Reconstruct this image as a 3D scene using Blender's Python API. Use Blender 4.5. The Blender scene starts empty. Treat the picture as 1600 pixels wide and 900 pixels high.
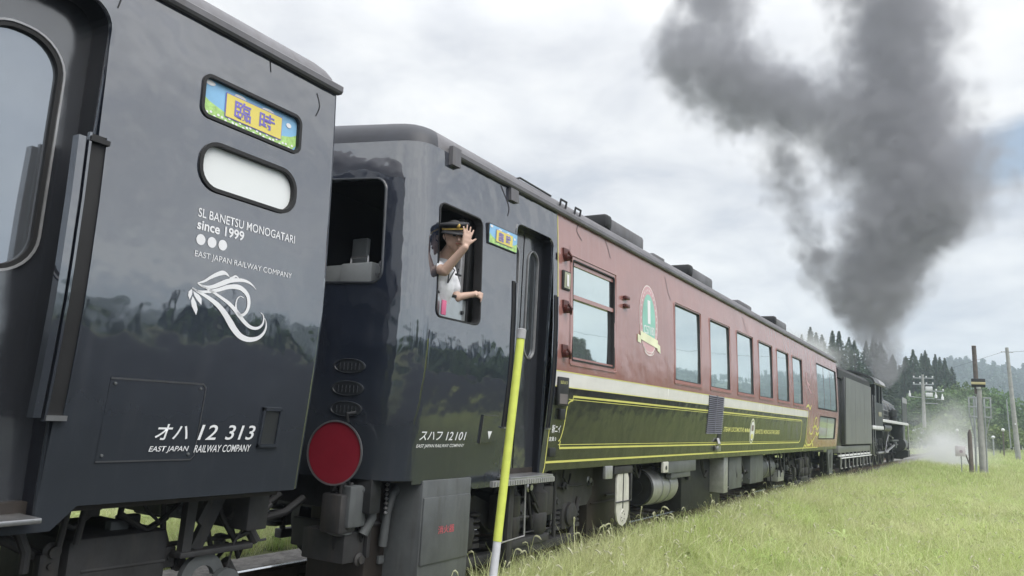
import bpy, bmesh, math, random
import numpy as np
from mathutils import Vector, Matrix, geometry, noise
random.seed(11)
rng = np.random.default_rng(5)
PI = math.pi
scn = bpy.context.scene
COL = scn.collection
Rd = math.radians

# ------------------------------------------------------------------ camera
CAM_AXES = [[0.8582936, -0.0367759, -0.5118394], [0.5103483, 0.1654232, 0.8439074], [0.0536347, -0.9855367, 0.1607502]]
CAM = Vector((0, 0, 1.51))
cd = bpy.data.cameras.new('camera'); cam = bpy.data.objects.new('camera', cd); COL.objects.link(cam)
A = CAM_AXES
cam.matrix_world = Matrix(((A[0][0], -A[0][1], -A[0][2], CAM.x), (A[1][0], -A[1][1], -A[1][2], CAM.y), (A[2][0], -A[2][1], -A[2][2], CAM.z), (0, 0, 0, 1)))
cd.sensor_width = 36; cd.lens = 1198.85 / 1600 * 36; cd.clip_start = .05; cd.clip_end = 4000
scn.camera = cam

# ------------------------------------------------------------------ exposure, world, sun
scn.view_settings.view_transform = 'Standard'; scn.view_settings.look = 'None'
scn.view_settings.gamma = 1; scn.view_settings.exposure = 0.12
SUN_EL, SUN_AZ = 52, 105            # azimuth in degrees clockwise from +Y (train direction)
w = bpy.data.worlds.new('World'); scn.world = w; w.use_nodes = True
nt = w.node_tree; nt.nodes.clear()
def N(t, k, **kw):
    n = t.nodes.new(k)
    for a, v in kw.items():
        if a.startswith('i_'): n.inputs[a[2:].replace('_', ' ')].default_value = v
        else: setattr(n, a, v)
    return n
wo = N(nt, 'ShaderNodeOutputWorld'); sky = N(nt, 'ShaderNodeTexSky', sky_type='NISHITA', sun_disc=False)
sky.sun_elevation = Rd(SUN_EL); sky.sun_rotation = Rd(SUN_AZ); sky.air_density = 1.2; sky.dust_density = 1.5
b1 = N(nt, 'ShaderNodeBackground', i_Strength=.12); b2 = N(nt, 'ShaderNodeBackground', i_Strength=1.0)
mx = N(nt, 'ShaderNodeMixShader'); tc = N(nt, 'ShaderNodeTexCoord'); sep = N(nt, 'ShaderNodeSeparateXYZ')
L = nt.links.new
L(sky.outputs[0], b1.inputs[0]); L(tc.outputs['Generated'], sep.inputs[0])
# flatten the dome so that clouds stretch towards the horizon
zc = N(nt, 'ShaderNodeMath', operation='ADD'); L(sep.outputs[2], zc.inputs[0]); zc.inputs[1].default_value = .25
zm = N(nt, 'ShaderNodeMath', operation='MAXIMUM'); L(zc.outputs[0], zm.inputs[0]); zm.inputs[1].default_value = .12
dv = N(nt, 'ShaderNodeVectorMath', operation='DIVIDE'); cmb = N(nt, 'ShaderNodeCombineXYZ')
L(zm.outputs[0], cmb.inputs[0]); L(zm.outputs[0], cmb.inputs[1]); cmb.inputs[2].default_value = 1
L(tc.outputs['Generated'], dv.inputs[0]); L(cmb.outputs[0], dv.inputs[1])
n1 = N(nt, 'ShaderNodeTexNoise', i_Scale=1.15, i_Detail=7, i_Roughness=.52, i_Distortion=.5); L(dv.outputs[0], n1.inputs['Vector'])
n2 = N(nt, 'ShaderNodeTexNoise', i_Scale=3.2, i_Detail=6, i_Roughness=.55, i_Distortion=.3); L(dv.outputs[0], n2.inputs['Vector'])
mp = N(nt, 'ShaderNodeMapping'); mp.inputs['Location'].default_value = (3.1, 7.7, 0); L(dv.outputs[0], mp.inputs[0]); L(mp.outputs[0], n2.inputs['Vector'])
mxn = N(nt, 'ShaderNodeMath', operation='MULTIPLY_ADD'); L(n2.outputs['Fac'], mxn.inputs[0]); mxn.inputs[1].default_value = .5
hf = N(nt, 'ShaderNodeMath', operation='MULTIPLY'); L(n1.outputs['Fac'], hf.inputs[0]); hf.inputs[1].default_value = .5; L(hf.outputs[0], mxn.inputs[2])
cr = N(nt, 'ShaderNodeValToRGB'); L(mxn.outputs[0], cr.inputs[0])
e = cr.color_ramp.elements; e[0].position = .36; e[0].color = (.55, .58, .65, 1); e[1].position = .62; e[1].color = (.99, .985, .98, 1)
k = e.new(.45); k.color = (.725, .735, .775, 1); k = e.new(.53); k.color = (.855, .86, .88, 1)
# an overcast sky is brighter overhead than at its foot
gz = N(nt, 'ShaderNodeMapRange', i_From_Min=.45, i_From_Max=1.0, i_To_Min=1.0, i_To_Max=2.4); L(sep.outputs[2], gz.inputs[0])
L(cr.outputs[0], b2.inputs[0]); L(gz.outputs[0], b2.inputs[1])
# breaks in the cloud
GAP = Vector((A[0][0] * 785 + A[0][1] * -205 + A[0][2] * 1198.85, A[1][0] * 785 + A[1][1] * -205 + A[1][2] * 1198.85, A[2][0] * 785 + A[2][1] * -205 + A[2][2] * 1198.85)).normalized()
n3 = N(nt, 'ShaderNodeTexNoise', i_Scale=2.4, i_Detail=6, i_Roughness=.55); L(dv.outputs[0], n3.inputs['Vector'])
gs = N(nt, 'ShaderNodeVectorMath', operation='SUBTRACT'); L(tc.outputs['Generated'], gs.inputs[0]); gs.inputs[1].default_value = GAP
gd = N(nt, 'ShaderNodeVectorMath', operation='MULTIPLY'); L(gs.outputs[0], gd.inputs[0]); gd.inputs[1].default_value = (1, 1, 2.2)
gl = N(nt, 'ShaderNodeVectorMath', operation='LENGTH'); L(gd.outputs[0], gl.inputs[0])
ga = N(nt, 'ShaderNodeMath', operation='MULTIPLY_ADD'); L(n3.outputs['Fac'], ga.inputs[0]); ga.inputs[1].default_value = .30; L(gl.outputs['Value'], ga.inputs[2])
cm = N(nt, 'ShaderNodeMapRange', i_From_Min=.185, i_From_Max=.235, i_To_Min=.15, i_To_Max=1.0); L(ga.outputs[0], cm.inputs[0])
L(cm.outputs[0], mx.inputs[0]); L(b1.outputs[0], mx.inputs[1]); L(b2.outputs[0], mx.inputs[2]); L(mx.outputs[0], wo.inputs[0])
sl = bpy.data.lights.new('sun', 'SUN'); so = bpy.data.objects.new('sun', sl); COL.objects.link(so)
sl.energy = 2.4; sl.angle = Rd(50); sl.color = (1, .96, .9)
sd = Vector((math.sin(Rd(SUN_AZ)) * math.cos(Rd(SUN_EL)), math.cos(Rd(SUN_AZ)) * math.cos(Rd(SUN_EL)), math.sin(Rd(SUN_EL))))
so.rotation_euler = sd.to_track_quat('Z', 'Y').to_euler(); so.location = (20, -10, 40)
scn.cycles.volume_step_rate = 1.6; scn.cycles.volume_max_steps = 160; scn.cycles.volume_bounces = 2
scn.cycles.max_bounces = 8; scn.cycles.transparent_max_bounces = 12

# ------------------------------------------------------------------ materials
MATS = {}
def mat(name, col=(.5, .5, .5), rough=.5, metal=0., ior=1.5, var=.15, vscale=3., bump=0., bscale=20., bdist=.01, streak=None, rvar=0., trans=None, wave=None, col2=None, rand=0., dust_mute=None, patch=None):
    """Principled material; colour grain from object-space noise, optional relief, rain streaks and panel waviness"""
    if name in MATS: return MATS[name]
    m = bpy.data.materials.new(name); m.use_nodes = True; MATS[name] = m
    t = m.node_tree; p = t.nodes['Principled BSDF']
    p.inputs['Roughness'].default_value = rough; p.inputs['Metallic'].default_value = metal; p.inputs['IOR'].default_value = ior
    tcn = N(t, 'ShaderNodeTexCoord')
    nz = N(t, 'ShaderNodeTexNoise', i_Scale=vscale, i_Detail=5, i_Roughness=.6); t.links.new(tcn.outputs['Object'], nz.inputs['Vector'])
    r = N(t, 'ShaderNodeValToRGB'); t.links.new(nz.outputs['Fac'], r.inputs[0])
    c2 = col2 or tuple(min(1, c * (1 + var)) for c in col); c1 = tuple(c * (1 - var) for c in col)
    r.color_ramp.elements[0].position = .3; r.color_ramp.elements[0].color = (*c1, 1)
    r.color_ramp.elements[1].position = .7; r.color_ramp.elements[1].color = (*c2, 1)
    out = r.outputs[0]
    if streak:
        mpn = N(t, 'ShaderNodeMapping'); mpn.inputs['Scale'].default_value = (9, 9, .9); t.links.new(tcn.outputs['Object'], mpn.inputs[0])
        ns = N(t, 'ShaderNodeTexNoise', i_Scale=1.3, i_Detail=6, i_Roughness=.65); t.links.new(mpn.outputs[0], ns.inputs['Vector'])
        rs = N(t, 'ShaderNodeMapRange', i_From_Min=.52, i_From_Max=.8, i_To_Min=0, i_To_Max=streak[1]); t.links.new(ns.outputs['Fac'], rs.inputs[0])
        mc = N(t, 'ShaderNodeMixRGB'); t.links.new(rs.outputs[0], mc.inputs[0]); t.links.new(out, mc.inputs[1]); mc.inputs[2].default_value = (*streak[0], 1)
        out = mc.outputs[0]
        rr_ = N(t, 'ShaderNodeMapRange', i_From_Min=.45, i_From_Max=.85, i_To_Min=rough, i_To_Max=rough + streak[2]); t.links.new(ns.outputs['Fac'], rr_.inputs[0])
        t.links.new(rr_.outputs[0], p.inputs['Roughness'])
    if patch:      # broad patches of another tint over the field
        gp = N(t, 'ShaderNodeNewGeometry'); pn = N(t, 'ShaderNodeTexNoise', i_Scale=patch[1], i_Detail=4, i_Roughness=.6); t.links.new(gp.outputs['Position'], pn.inputs['Vector'])
        pr = N(t, 'ShaderNodeMapRange', i_From_Min=.42, i_From_Max=.66, i_To_Min=0, i_To_Max=patch[2]); t.links.new(pn.outputs['Fac'], pr.inputs[0]); pm = N(t, 'ShaderNodeMixRGB'); t.links.new(pr.outputs[0], pm.inputs[0]); t.links.new(out, pm.inputs[1]); pm.inputs[2].default_value = (*patch[0], 1); out = pm.outputs[0]
    if dust_mute:       # dusty tone low on the panels, added to mute reflections: (colour, amount, IOR, roughness)
        sz = N(t, 'ShaderNodeSeparateXYZ'); t.links.new(tcn.outputs['Object'], sz.inputs[0]); nd = N(t, 'ShaderNodeTexNoise', i_Scale=1.6, i_Detail=5, i_Roughness=.6); t.links.new(tcn.outputs['Object'], nd.inputs['Vector'])
        ad = N(t, 'ShaderNodeMath', operation='MULTIPLY_ADD'); t.links.new(nd.outputs['Fac'], ad.inputs[0]); ad.inputs[1].default_value = .5; t.links.new(sz.outputs[2], ad.inputs[2])
        dm = N(t, 'ShaderNodeMapRange', i_From_Min=1.5, i_From_Max=2.2, i_To_Min=1, i_To_Max=0); t.links.new(ad.outputs[0], dm.inputs[0])
        def mixv(a_, b_):
            q = N(t, 'ShaderNodeMapRange', i_To_Min=a_, i_To_Max=b_); t.links.new(dm.outputs[0], q.inputs[0]); return q.outputs[0]
        t.links.new(mixv(ior, dust_mute[2]), p.inputs['IOR']); t.links.new(mixv(rough, dust_mute[3]), p.inputs['Roughness'])
        da = N(t, 'ShaderNodeMath', operation='MULTIPLY'); t.links.new(dm.outputs[0], da.inputs[0]); da.inputs[1].default_value = dust_mute[1]; dx_ = N(t, 'ShaderNodeMixRGB'); t.links.new(da.outputs[0], dx_.inputs[0]); t.links.new(out, dx_.inputs[1]); dx_.inputs[2].default_value = (*dust_mute[0], 1); out = dx_.outputs[0]
    if rand:
        oi = N(t, 'ShaderNodeObjectInfo'); hs = N(t, 'ShaderNodeHueSaturation')
        a1 = N(t, 'ShaderNodeMapRange', i_To_Min=1 - rand, i_To_Max=1 + rand); t.links.new(oi.outputs['Random'], a1.inputs[0]); t.links.new(a1.outputs[0], hs.inputs['Value'])
        a2 = N(t, 'ShaderNodeMapRange', i_To_Min=.5 - rand * .06, i_To_Max=.5 + rand * .05); t.links.new(oi.outputs['Random'], a2.inputs[0]); t.links.new(a2.outputs[0], hs.inputs['Hue'])
        t.links.new(out, hs.inputs['Color']); out = hs.outputs[0]
    t.links.new(out, p.inputs['Base Color'])
    last = None
    if wave:
        nw = N(t, 'ShaderNodeTexNoise', i_Scale=wave[0], i_Detail=2.5, i_Roughness=.45); t.links.new(tcn.outputs['Object'], nw.inputs['Vector'])
        bw = N(t, 'ShaderNodeBump', i_Strength=1.0, i_Distance=wave[1]); t.links.new(nw.outputs['Fac'], bw.inputs['Height']); last = bw
    if bump:
        nb = N(t, 'ShaderNodeTexNoise', i_Scale=bscale, i_Detail=4); t.links.new(tcn.outputs['Object'], nb.inputs['Vector'])
        bb = N(t, 'ShaderNodeBump', i_Strength=bump, i_Distance=bdist); t.links.new(nb.outputs['Fac'], bb.inputs['Height'])
        if last: t.links.new(last.outputs[0], bb.inputs['Normal'])
        last = bb
    if last: t.links.new(last.outputs[0], p.inputs['Normal'])
    if trans:
        tr = N(t, 'ShaderNodeBsdfTranslucent'); t.links.new(out, tr.inputs[0]); ms = N(t, 'ShaderNodeMixShader'); ms.inputs[0].default_value = trans
        o = t.nodes['Material Output']; t.links.new(p.outputs[0], ms.inputs[1]); t.links.new(tr.outputs[0], ms.inputs[2]); t.links.new(ms.outputs[0], o.inputs[0])
    return m
W = (2.6, .017)
BLACK = mat('black_gloss_paint', (.020, .026, .042), .05, ior=3.1, var=.2, vscale=1.2, wave=W, streak=((.10, .105, .12), .30, .09), dust_mute=((.036, .041, .046), .7, 1.6, .16))
GREEN = mat('dark_green_paint', (.022, .026, .020), .12, ior=1.7, var=.15, vscale=1.2, wave=W, streak=((.08, .085, .07), .18, .12), dust_mute=((.034, .038, .030), .6, 1.5, .2))
RED = mat('maroon_paint', (.34, .165, .145), .17, ior=2.4, var=.10, vscale=1.0, wave=W, streak=((.42, .30, .28), .25, .08))
ORANGE = mat('orange_paint', (.32, .17, .09), .2, ior=2.0, wave=W)
BELT = mat('black_belt_paint', (.018, .016, .022), .16, ior=1.9, wave=W, var=.2)
WHITE = mat('white_paint', (.76, .75, .72), .25, ior=1.6, var=.05, wave=W, streak=((.6, .6, .56), .12, .05))
YEL = mat('yellow_lining', (.68, .66, .18), .35, var=.08)
DECAL = mat('white_lettering', (.82, .83, .85), .45, var=.04)
DECALY = mat('yellow_lettering', (.70, .69, .24), .45, var=.05)
ROOF = mat('grey_roof_paint', (.135, .133, .145), .5, ior=1.6, var=.25, vscale=2.5, streak=((.12, .11, .10), .5, .2), bump=.3, bscale=25, bdist=.004)
ROOFB = mat('dull_black_roof_paint', (.035, .038, .048), .5, ior=1.5, var=.25, vscale=2.5)
SOOT = mat('sooty_black_metal', (.017, .018, .020), .55, ior=1.5, var=.4, vscale=8, bump=.4, bscale=40, bdist=.004)
UNDER = mat('grimy_underframe_grey', (.032, .032, .034), .6, var=.35, vscale=6, streak=((.10, .085, .07), .5, .1), bump=.4, bscale=30, bdist=.004)
UNDER2 = mat('green_grey_equipment_paint', (.10, .108, .112), .5, var=.2, vscale=4, streak=((.05, .045, .04), .6, .1), bump=.3, bscale=30, bdist=.003)
UNDERB = mat('brown_grime_panel', (.026, .021, .018), .6, var=.35, vscale=3, streak=((.075, .055, .04), .5, .1))
RUBBER = mat('black_rubber', (.012, .012, .013), .6, var=.2)
STEEL = mat('worn_steel', (.45, .45, .46), .35, metal=.9, var=.2, vscale=10)
ALU = mat('dull_aluminium', (.42, .42, .43), .42, metal=.6, var=.15, vscale=12, bump=.3, bscale=60, bdist=.002)
GLASS = mat('mirror_coated_window_glass', (.70, .79, .78), .025, metal=.92, var=.02, wave=(1.1, .0035))
DARKGLASS = mat('dark_door_glass', (.16, .175, .19), .05, metal=.75, var=.05, wave=(1.1, .002))
DOORGLASS = mat('grey_reflecting_door_glass', (.36, .39, .43), .05, metal=.8, var=.05, wave=(1.1, .003))
FROST = mat('frosted_white_pane', (.80, .83, .83), .25, var=.02)
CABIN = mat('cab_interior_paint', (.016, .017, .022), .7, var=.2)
CABGREY = mat('cab_equipment_grey', (.34, .36, .37), .5, var=.15)
DISC = mat('red_reflector_face', (.23, .016, .03), .35, ior=1.5, var=.12, vscale=3, bump=.2, bscale=150, bdist=.001)
WHRED = mat('pale_end_plate', (.55, .54, .50), .4, var=.15, vscale=6, streak=((.25, .22, .2), .5, .1))

# ------------------------------------------------------------------ object helpers
def link(o, parent=None):
    COL.objects.link(o)
    if parent is not None: o.parent = parent
    return o
def tag(o, label=None, cat=None, group=None, kind=None):
    if label: o['label'] = label
    if cat: o['category'] = cat
    if group: o['group'] = group
    if kind: o['kind'] = kind
    return o
def empty(name, loc, label, cat, group=None, rz=0.):
    o = bpy.data.objects.new(name, None); o.location = loc; o.rotation_euler = (0, 0, rz); o.empty_display_size = .2
    link(o); return tag(o, label, cat, group)
def copy_tree(o, parent=None):
    c = o.copy(); link(c, parent)
    for ch in list(o.children): copy_tree(ch, c)
    return c
class MB:
    """collects shapes and links them as one mesh object"""
    def __init__(s): s.v = []; s.f = []; s.m = []; s.mi = 0
    def add(s, vs, fs):
        n = len(s.v); s.v += [tuple(p) for p in vs]; s.f += [tuple(i + n for i in f) for f in fs]; s.m += [s.mi] * len(fs); return s
    def box(s, x0, x1, y0, y1, z0, z1, ch=0.):
        c = min(ch, (x1 - x0) * .45, (y1 - y0) * .45, (z1 - z0) * .45)
        if c <= 0:
            v = [(x, y, z) for z in (z0, z1) for y in (y0, y1) for x in (x0, x1)]
            return s.add(v, [(0, 2, 3, 1), (4, 5, 7, 6), (0, 1, 5, 4), (2, 6, 7, 3), (0, 4, 6, 2), (1, 3, 7, 5)])
        bm = bmesh.new(); bmesh.ops.create_cube(bm, size=1)
        for v in bm.verts: v.co = Vector(((x0 + x1) / 2 + v.co.x * (x1 - x0), (y0 + y1) / 2 + v.co.y * (y1 - y0), (z0 + z1) / 2 + v.co.z * (z1 - z0)))
        bmesh.ops.bevel(bm, geom=bm.edges[:], offset=c, segments=2, profile=.5, affect='EDGES')
        bm.verts.index_update(); s.add([v.co.copy() for v in bm.verts], [[v.index for v in f.verts] for f in bm.faces]); bm.free(); return s
    def tube(s, pts, r, seg=10, caps=True):
        pts = [Vector(p) for p in pts]; n = len(pts); rs = r if isinstance(r, (list, tuple)) else [r] * n
        vs = []; up = None
        for i, p in enumerate(pts):
            t = (pts[min(i + 1, n - 1)] - pts[max(i - 1, 0)]).normalized()
            if up is None: up = t.orthogonal().normalized()
            up = (up - t * up.dot(t)).normalized(); b = t.cross(up)
            for k in range(seg):
                a = 2 * PI * k / seg; vs.append(p + (up * math.cos(a) + b * math.sin(a)) * rs[i])
        fs = [(i * seg + k, i * seg + (k + 1) % seg, (i + 1) * seg + (k + 1) % seg, (i + 1) * seg + k) for i in range(n - 1) for k in range(seg)]
        if caps: fs += [tuple(range(seg))[::-1], tuple((n - 1) * seg + k for k in range(seg))]
        return s.add(vs, fs)
    def lathe(s, p0, ax, prof, seg=24, caps=True):
        """prof: list of (distance along ax, radius)"""
        p0 = Vector(p0); ax = Vector(ax).normalized(); u = ax.orthogonal().normalized(); b = ax.cross(u); vs = []
        for d, r in prof:
            for k in range(seg):
                a = 2 * PI * k / seg; vs.append(p0 + ax * d + (u * math.cos(a) + b * math.sin(a)) * r)
        n = len(prof)
        fs = [(i * seg + k, i * seg + (k + 1) % seg, (i + 1) * seg + (k + 1) % seg, (i + 1) * seg + k) for i in range(n - 1) for k in range(seg)]
        if caps: fs += [tuple(range(seg))[::-1], tuple((n - 1) * seg + k for k in range(seg))]
        return s.add(vs, fs)
    def prism(s, poly, x0, x1):
        """poly in (y, z) swept along x"""
        n = len(poly); vs = [(x0, y, z) for y, z in poly] + [(x1, y, z) for y, z in poly]
        return s.add(vs, [tuple(range(n)), tuple(range(2 * n - 1, n - 1, -1))] + [(i, n + i, n + (i + 1) % n, (i + 1) % n) for i in range(n)])
    def prism_y(s, poly, y0, y1):
        """poly in (x, z) swept along y"""
        n = len(poly); vs = [(x, y0, z) for x, z in poly] + [(x, y1, z) for x, z in poly]
        return s.add(vs, [tuple(range(n)), tuple(range(2 * n - 1, n - 1, -1))] + [(i, n + i, n + (i + 1) % n, (i + 1) % n) for i in range(n)])
    def sphere(s, c, r, sc=(1, 1, 1), seg=16):
        c = Vector(c); prof = []
        vs = []; rings = seg // 2
        for i in range(1, rings):
            a = PI * i / rings
            for k in range(seg):
                b = 2 * PI * k / seg; vs.append(c + Vector((math.sin(a) * math.cos(b) * sc[0], math.sin(a) * math.sin(b) * sc[1], math.cos(a) * sc[2])) * r)
        vs += [c + Vector((0, 0, r * sc[2])), c - Vector((0, 0, r * sc[2]))]; t = len(vs) - 2
        fs = [(i * seg + k, (i + 1) * seg + k, (i + 1) * seg + (k + 1) % seg, i * seg + (k + 1) % seg) for i in range(rings - 2) for k in range(seg)]
        fs += [(t, k, (k + 1) % seg) for k in range(seg)] + [(t + 1, (rings - 2) * seg + (k + 1) % seg, (rings - 2) * seg + k) for k in range(seg)]
        return s.add(vs, fs)
    def build(s, name, m, parent=None, smooth=35, fix=True):
        me = bpy.data.meshes.new(name); me.from_pydata(s.v, [], s.f); ms = m if isinstance(m, (list, tuple)) else [m]
        for q in ms: me.materials.append(q)
        if len(ms) > 1: me.polygons.foreach_set('material_index', s.m)
        if fix:
            bm = bmesh.new(); bm.from_mesh(me); bmesh.ops.recalc_face_normals(bm, faces=bm.faces[:]); bm.to_mesh(me); bm.free()
        if smooth:
            me.polygons.foreach_set('use_smooth', [True] * len(me.polygons)); me.set_sharp_from_angle(angle=Rd(smooth))
        me.update(); return link(bpy.data.objects.new(name, me), parent)
def B(name, m, parent, x0, x1, y0, y1, z0, z1, ch=.008):
    return MB().box(x0, x1, y0, y1, z0, z1, ch).build(name, m, parent)

def rrect(y0, z0, y1, z1, r, n=6, ccw=True):
    pts = []
    for cx, cz, a0 in ((y1 - r, z1 - r, 0), (y0 + r, z1 - r, 90), (y0 + r, z0 + r, 180), (y1 - r, z0 + r, 270)):
        for i in range(n + 1):
            a = Rd(a0 + 90 * i / n); pts.append((cx + r * math.cos(a), cz + r * math.sin(a)))
    return pts
def ellipse(cy, cz, a, b, n=28): return [(cy + a * math.cos(2 * PI * i / n), cz + b * math.sin(2 * PI * i / n)) for i in range(n)]

# ------------------------------------------------------------------ coach side geometry
CX = -5.05; HW = 1.46
PROF = [(.3, .10), (.95, .085), (1.2, .062), (1.5, .032), (1.8, .008), (2.0, 0), (2.4, .002), (3.0, .026), (3.3, .042), (3.6, .062)]
def inset(z):
    if z <= PROF[0][0]: return PROF[0][1]
    for (a, i), (b, j) in zip(PROF, PROF[1:]):
        if z <= b: return i + (j - i) * (z - a) / (b - a)
    return PROF[-1][1]
def SX(z, off=0.): return CX + HW - inset(z) + off
def side_map(off=0.): return lambda u, z: (SX(z, off), u, z)
def sheet(outer, holes, mapf, zc=(), uc=(), matf=None, mats=None, name='panel', parent=None, smooth=30):
    loops = [[Vector((a, b, 0)) for a, b in p] for p in [outer] + list(holes)]
    tris = geometry.tessellate_polygon(loops); flat = [p for l in loops for p in l]
    bm = bmesh.new(); vs = [bm.verts.new(p) for p in flat]
    for t in tris:
        try: bm.faces.new([vs[i] for i in t])
        except ValueError: pass
    for vals, no in ((zc, (0, 1, 0)), (uc, (1, 0, 0))):
        for z in vals:
            bmesh.ops.bisect_plane(bm, geom=bm.verts[:] + bm.edges[:] + bm.faces[:], plane_co=Vector(no) * z, plane_no=Vector(no), dist=1e-5)
    bmesh.ops.remove_doubles(bm, verts=bm.verts[:], dist=1e-5)
    if matf:
        for f in bm.faces: c = f.calc_center_median(); f.material_index = matf(c.x, c.y)
    for v in bm.verts: v.co = Vector(mapf(v.co.x, v.co.y))
    # face outward: towards the camera side
    me = bpy.data.meshes.new(name); bm.normal_update()
    bmesh.ops.recalc_face_normals(bm, faces=bm.faces[:])
    if sum(f.normal.x * f.calc_area() for f in bm.faces) < 0: bmesh.ops.reverse_faces(bm, faces=bm.faces[:])
    bm.to_mesh(me); bm.free()
    for q in (mats if isinstance(mats, (list, tuple)) else [mats]): me.materials.append(q)
    me.polygons.foreach_set('use_smooth', [True] * len(me.polygons)); me.set_sharp_from_angle(angle=Rd(smooth))
    return link(bpy.data.objects.new(name, me), parent)
def loop_frame(name, loop, m, parent, mapf, depth=.05, width=.012, proud=.004, inner=None):
    """a frame ring round an opening: proud lip outside, reveal going in"""
    n = len(loop); cy = sum(p[0] for p in loop) / n; cz = sum(p[1] for p in loop) / n; vs = []
    def off(d):
        out = []
        for i in range(n):
            a, b, c = loop[i - 1], loop[i], loop[(i + 1) % n]
            t = Vector((c[0] - a[0], c[1] - a[1])).normalized(); out.append((b[0] + t.y * d, b[1] - t.x * d))
        return out
    lo, li = off(width), off(-.002)
    for ring, x in ((lo, .0005), (lo, proud), (loop, proud), (li, proud * .5), (li, -depth)):
        for a, b in ring: p = mapf(a, b); vs.append((p[0] + x, p[1], p[2]))
    fs = [(k * n + i, k * n + (i + 1) % n, (k + 1) * n + (i + 1) % n, (k + 1) * n + i) for k in range(4) for i in range(n)]
    return MB().add(vs, fs).build(name, m, parent, smooth=50)
def sidebox(mb, y0, y1, z0, z1, p0, p1):
    mb.add([(SX(z) + p, y, z) for z in (z0, z1) for y in (y0, y1) for p in (p0, p1)], [(0, 1, 3, 2), (4, 6, 7, 5), (0, 4, 5, 1), (2, 3, 7, 6), (1, 5, 7, 3), (0, 2, 6, 4)]); return mb
def flat_panel(name, loop, m, parent, mapf, off=0.):
    def g(u, z): p = mapf(u, z); return (p[0] + off, p[1], p[2])
    return sheet(loop, [], g, zc=[q for q in np.arange(1, 3.6, .25)], mats=m, name=name, parent=parent)
def strip(pts, wd, mapf, off=.0025, mb=None, taper=None):
    """ribbon of width wd along 2-D points, wrapped on the side"""
    mb = mb or MB(); P0 = [Vector(p) for p in pts]; P2 = [P0[0]]; out = []
    for a_, b_ in zip(P0, P0[1:]):
        k_ = max(1, int(abs(b_.y - a_.y) / .08 + .5)); P2 += [a_.lerp(b_, (i + 1) / k_) for i in range(k_)]
    for i, p in enumerate(P2):
        t = (P2[min(i + 1, len(P2) - 1)] - P2[max(i - 1, 0)]); t.normalize(); nrm = Vector((-t.y, t.x))
        h = (taper(i / (len(P2) - 1)) if taper else wd) / 2
        for sgn in (-1, 1):
            q = p + nrm * h * sgn; x = mapf(q.x, q.y); out.append((x[0] + off, x[1], x[2]))
    return mb.add(out, [(2 * i, 2 * i + 1, 2 * i + 3, 2 * i + 2) for i in range(len(P2) - 1)])
def catmull(pts, n=6, closed=False):
    P2 = [Vector(p) for p in pts]; m = len(P2); out = []
    for i in range(m if closed else m - 1):
        a, b, c, d = (P2[(i + k) % m] if closed else P2[min(max(i + k, 0), m - 1)] for k in (-1, 0, 1, 2))
        for j in range(n):
            t = j / n; out.append(tuple(.5 * ((2 * b) + (c - a) * t + (2 * a - 5 * b + 4 * c - d) * t * t + (3 * b - a - 3 * c + d) * t ** 3)))
    if not closed: out.append(tuple(P2[-1]))
    return out
def decal_poly(name, loop, m, parent, mapf, off=.003):
    def g(u, z): p = mapf(u, z); return (p[0] + off, p[1], p[2])
    return sheet(loop, [], g, mats=m, name=name, parent=parent)
def text_mesh(s, bold=0., shear=0., space=1.):
    c = bpy.data.curves.new('txt', 'FONT'); c.body = s; c.size = 1; c.offset = bold; c.shear = shear; c.resolution_u = 4; c.space_character = space; c.fill_mode = 'FRONT'
    o = bpy.data.objects.new('txt', c); COL.objects.link(o); bpy.context.view_layer.update()
    dg = bpy.context.evaluated_depsgraph_get(); me = bpy.data.meshes.new_from_object(o.evaluated_get(dg)); bpy.data.objects.remove(o); bpy.data.curves.remove(c)
    return me
def text(s, y0, z0, y1, z1, m, parent, mapf, bold=.0, shear=0., off=.003, name='lettering', tilt=0., space=1.):
    """lettering fitted to the rectangle y0..y1, z0..z1 of the coach side"""
    me = text_mesh(s, bold, shear, space); me.name = name; co = np.zeros(len(me.vertices) * 3); me.vertices.foreach_get('co', co); co = co.reshape(-1, 3)
    mn, mxx = co.min(0), co.max(0)
    for v, p in zip(me.vertices, co):
        u = y0 + (p[0] - mn[0]) / (mxx[0] - mn[0]) * (y1 - y0); z = z0 + (p[1] - mn[1]) / (mxx[1] - mn[1]) * (z1 - z0) + tilt * (u - y0)
        q = mapf(u, z); v.co = (q[0] + off, q[1], q[2])
    me.materials.clear(); me.materials.append(m); me.update()
    return link(bpy.data.objects.new(name, me), parent)
ZC = [1.2, 1.35, 1.5, 1.65, 1.8, 1.9, 2.0, 2.2, 2.4, 2.6, 2.8, 3.0, 3.15, 3.3, 3.45]

def full_end(half):
    """half: (x offset from centre, y) from the near corner to the middle -> outline from near side to far side"""
    return half + [(-x, y) for x, y in half[::-1] if x > .01]
def end_wall(outline, holes, m, parent, zb, name='end_wall', ztop=3.6):
    us = [0.]
    for a, b in zip(outline, outline[1:]): us.append(us[-1] + math.hypot(b[0] - a[0], b[1] - a[1]))
    def mp_(u, z):
        u = min(max(u, 0), us[-1])
        for i in range(len(us) - 1):
            if u <= us[i + 1] + 1e-9:
                t = (u - us[i]) / (us[i + 1] - us[i]); x = outline[i][0] + (outline[i + 1][0] - outline[i][0]) * t; y = outline[i][1] + (outline[i + 1][1] - outline[i][1]) * t; break
        return (CX + x * (1 - inset(z) / HW), y, z)
    o = sheet([(0, zb), (us[-1], zb), (us[-1], ztop), (0, ztop)], holes, mp_, zc=ZC, uc=us[1:-1], mats=m, name=name, parent=parent, smooth=40)
    return o, mp_, us
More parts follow.
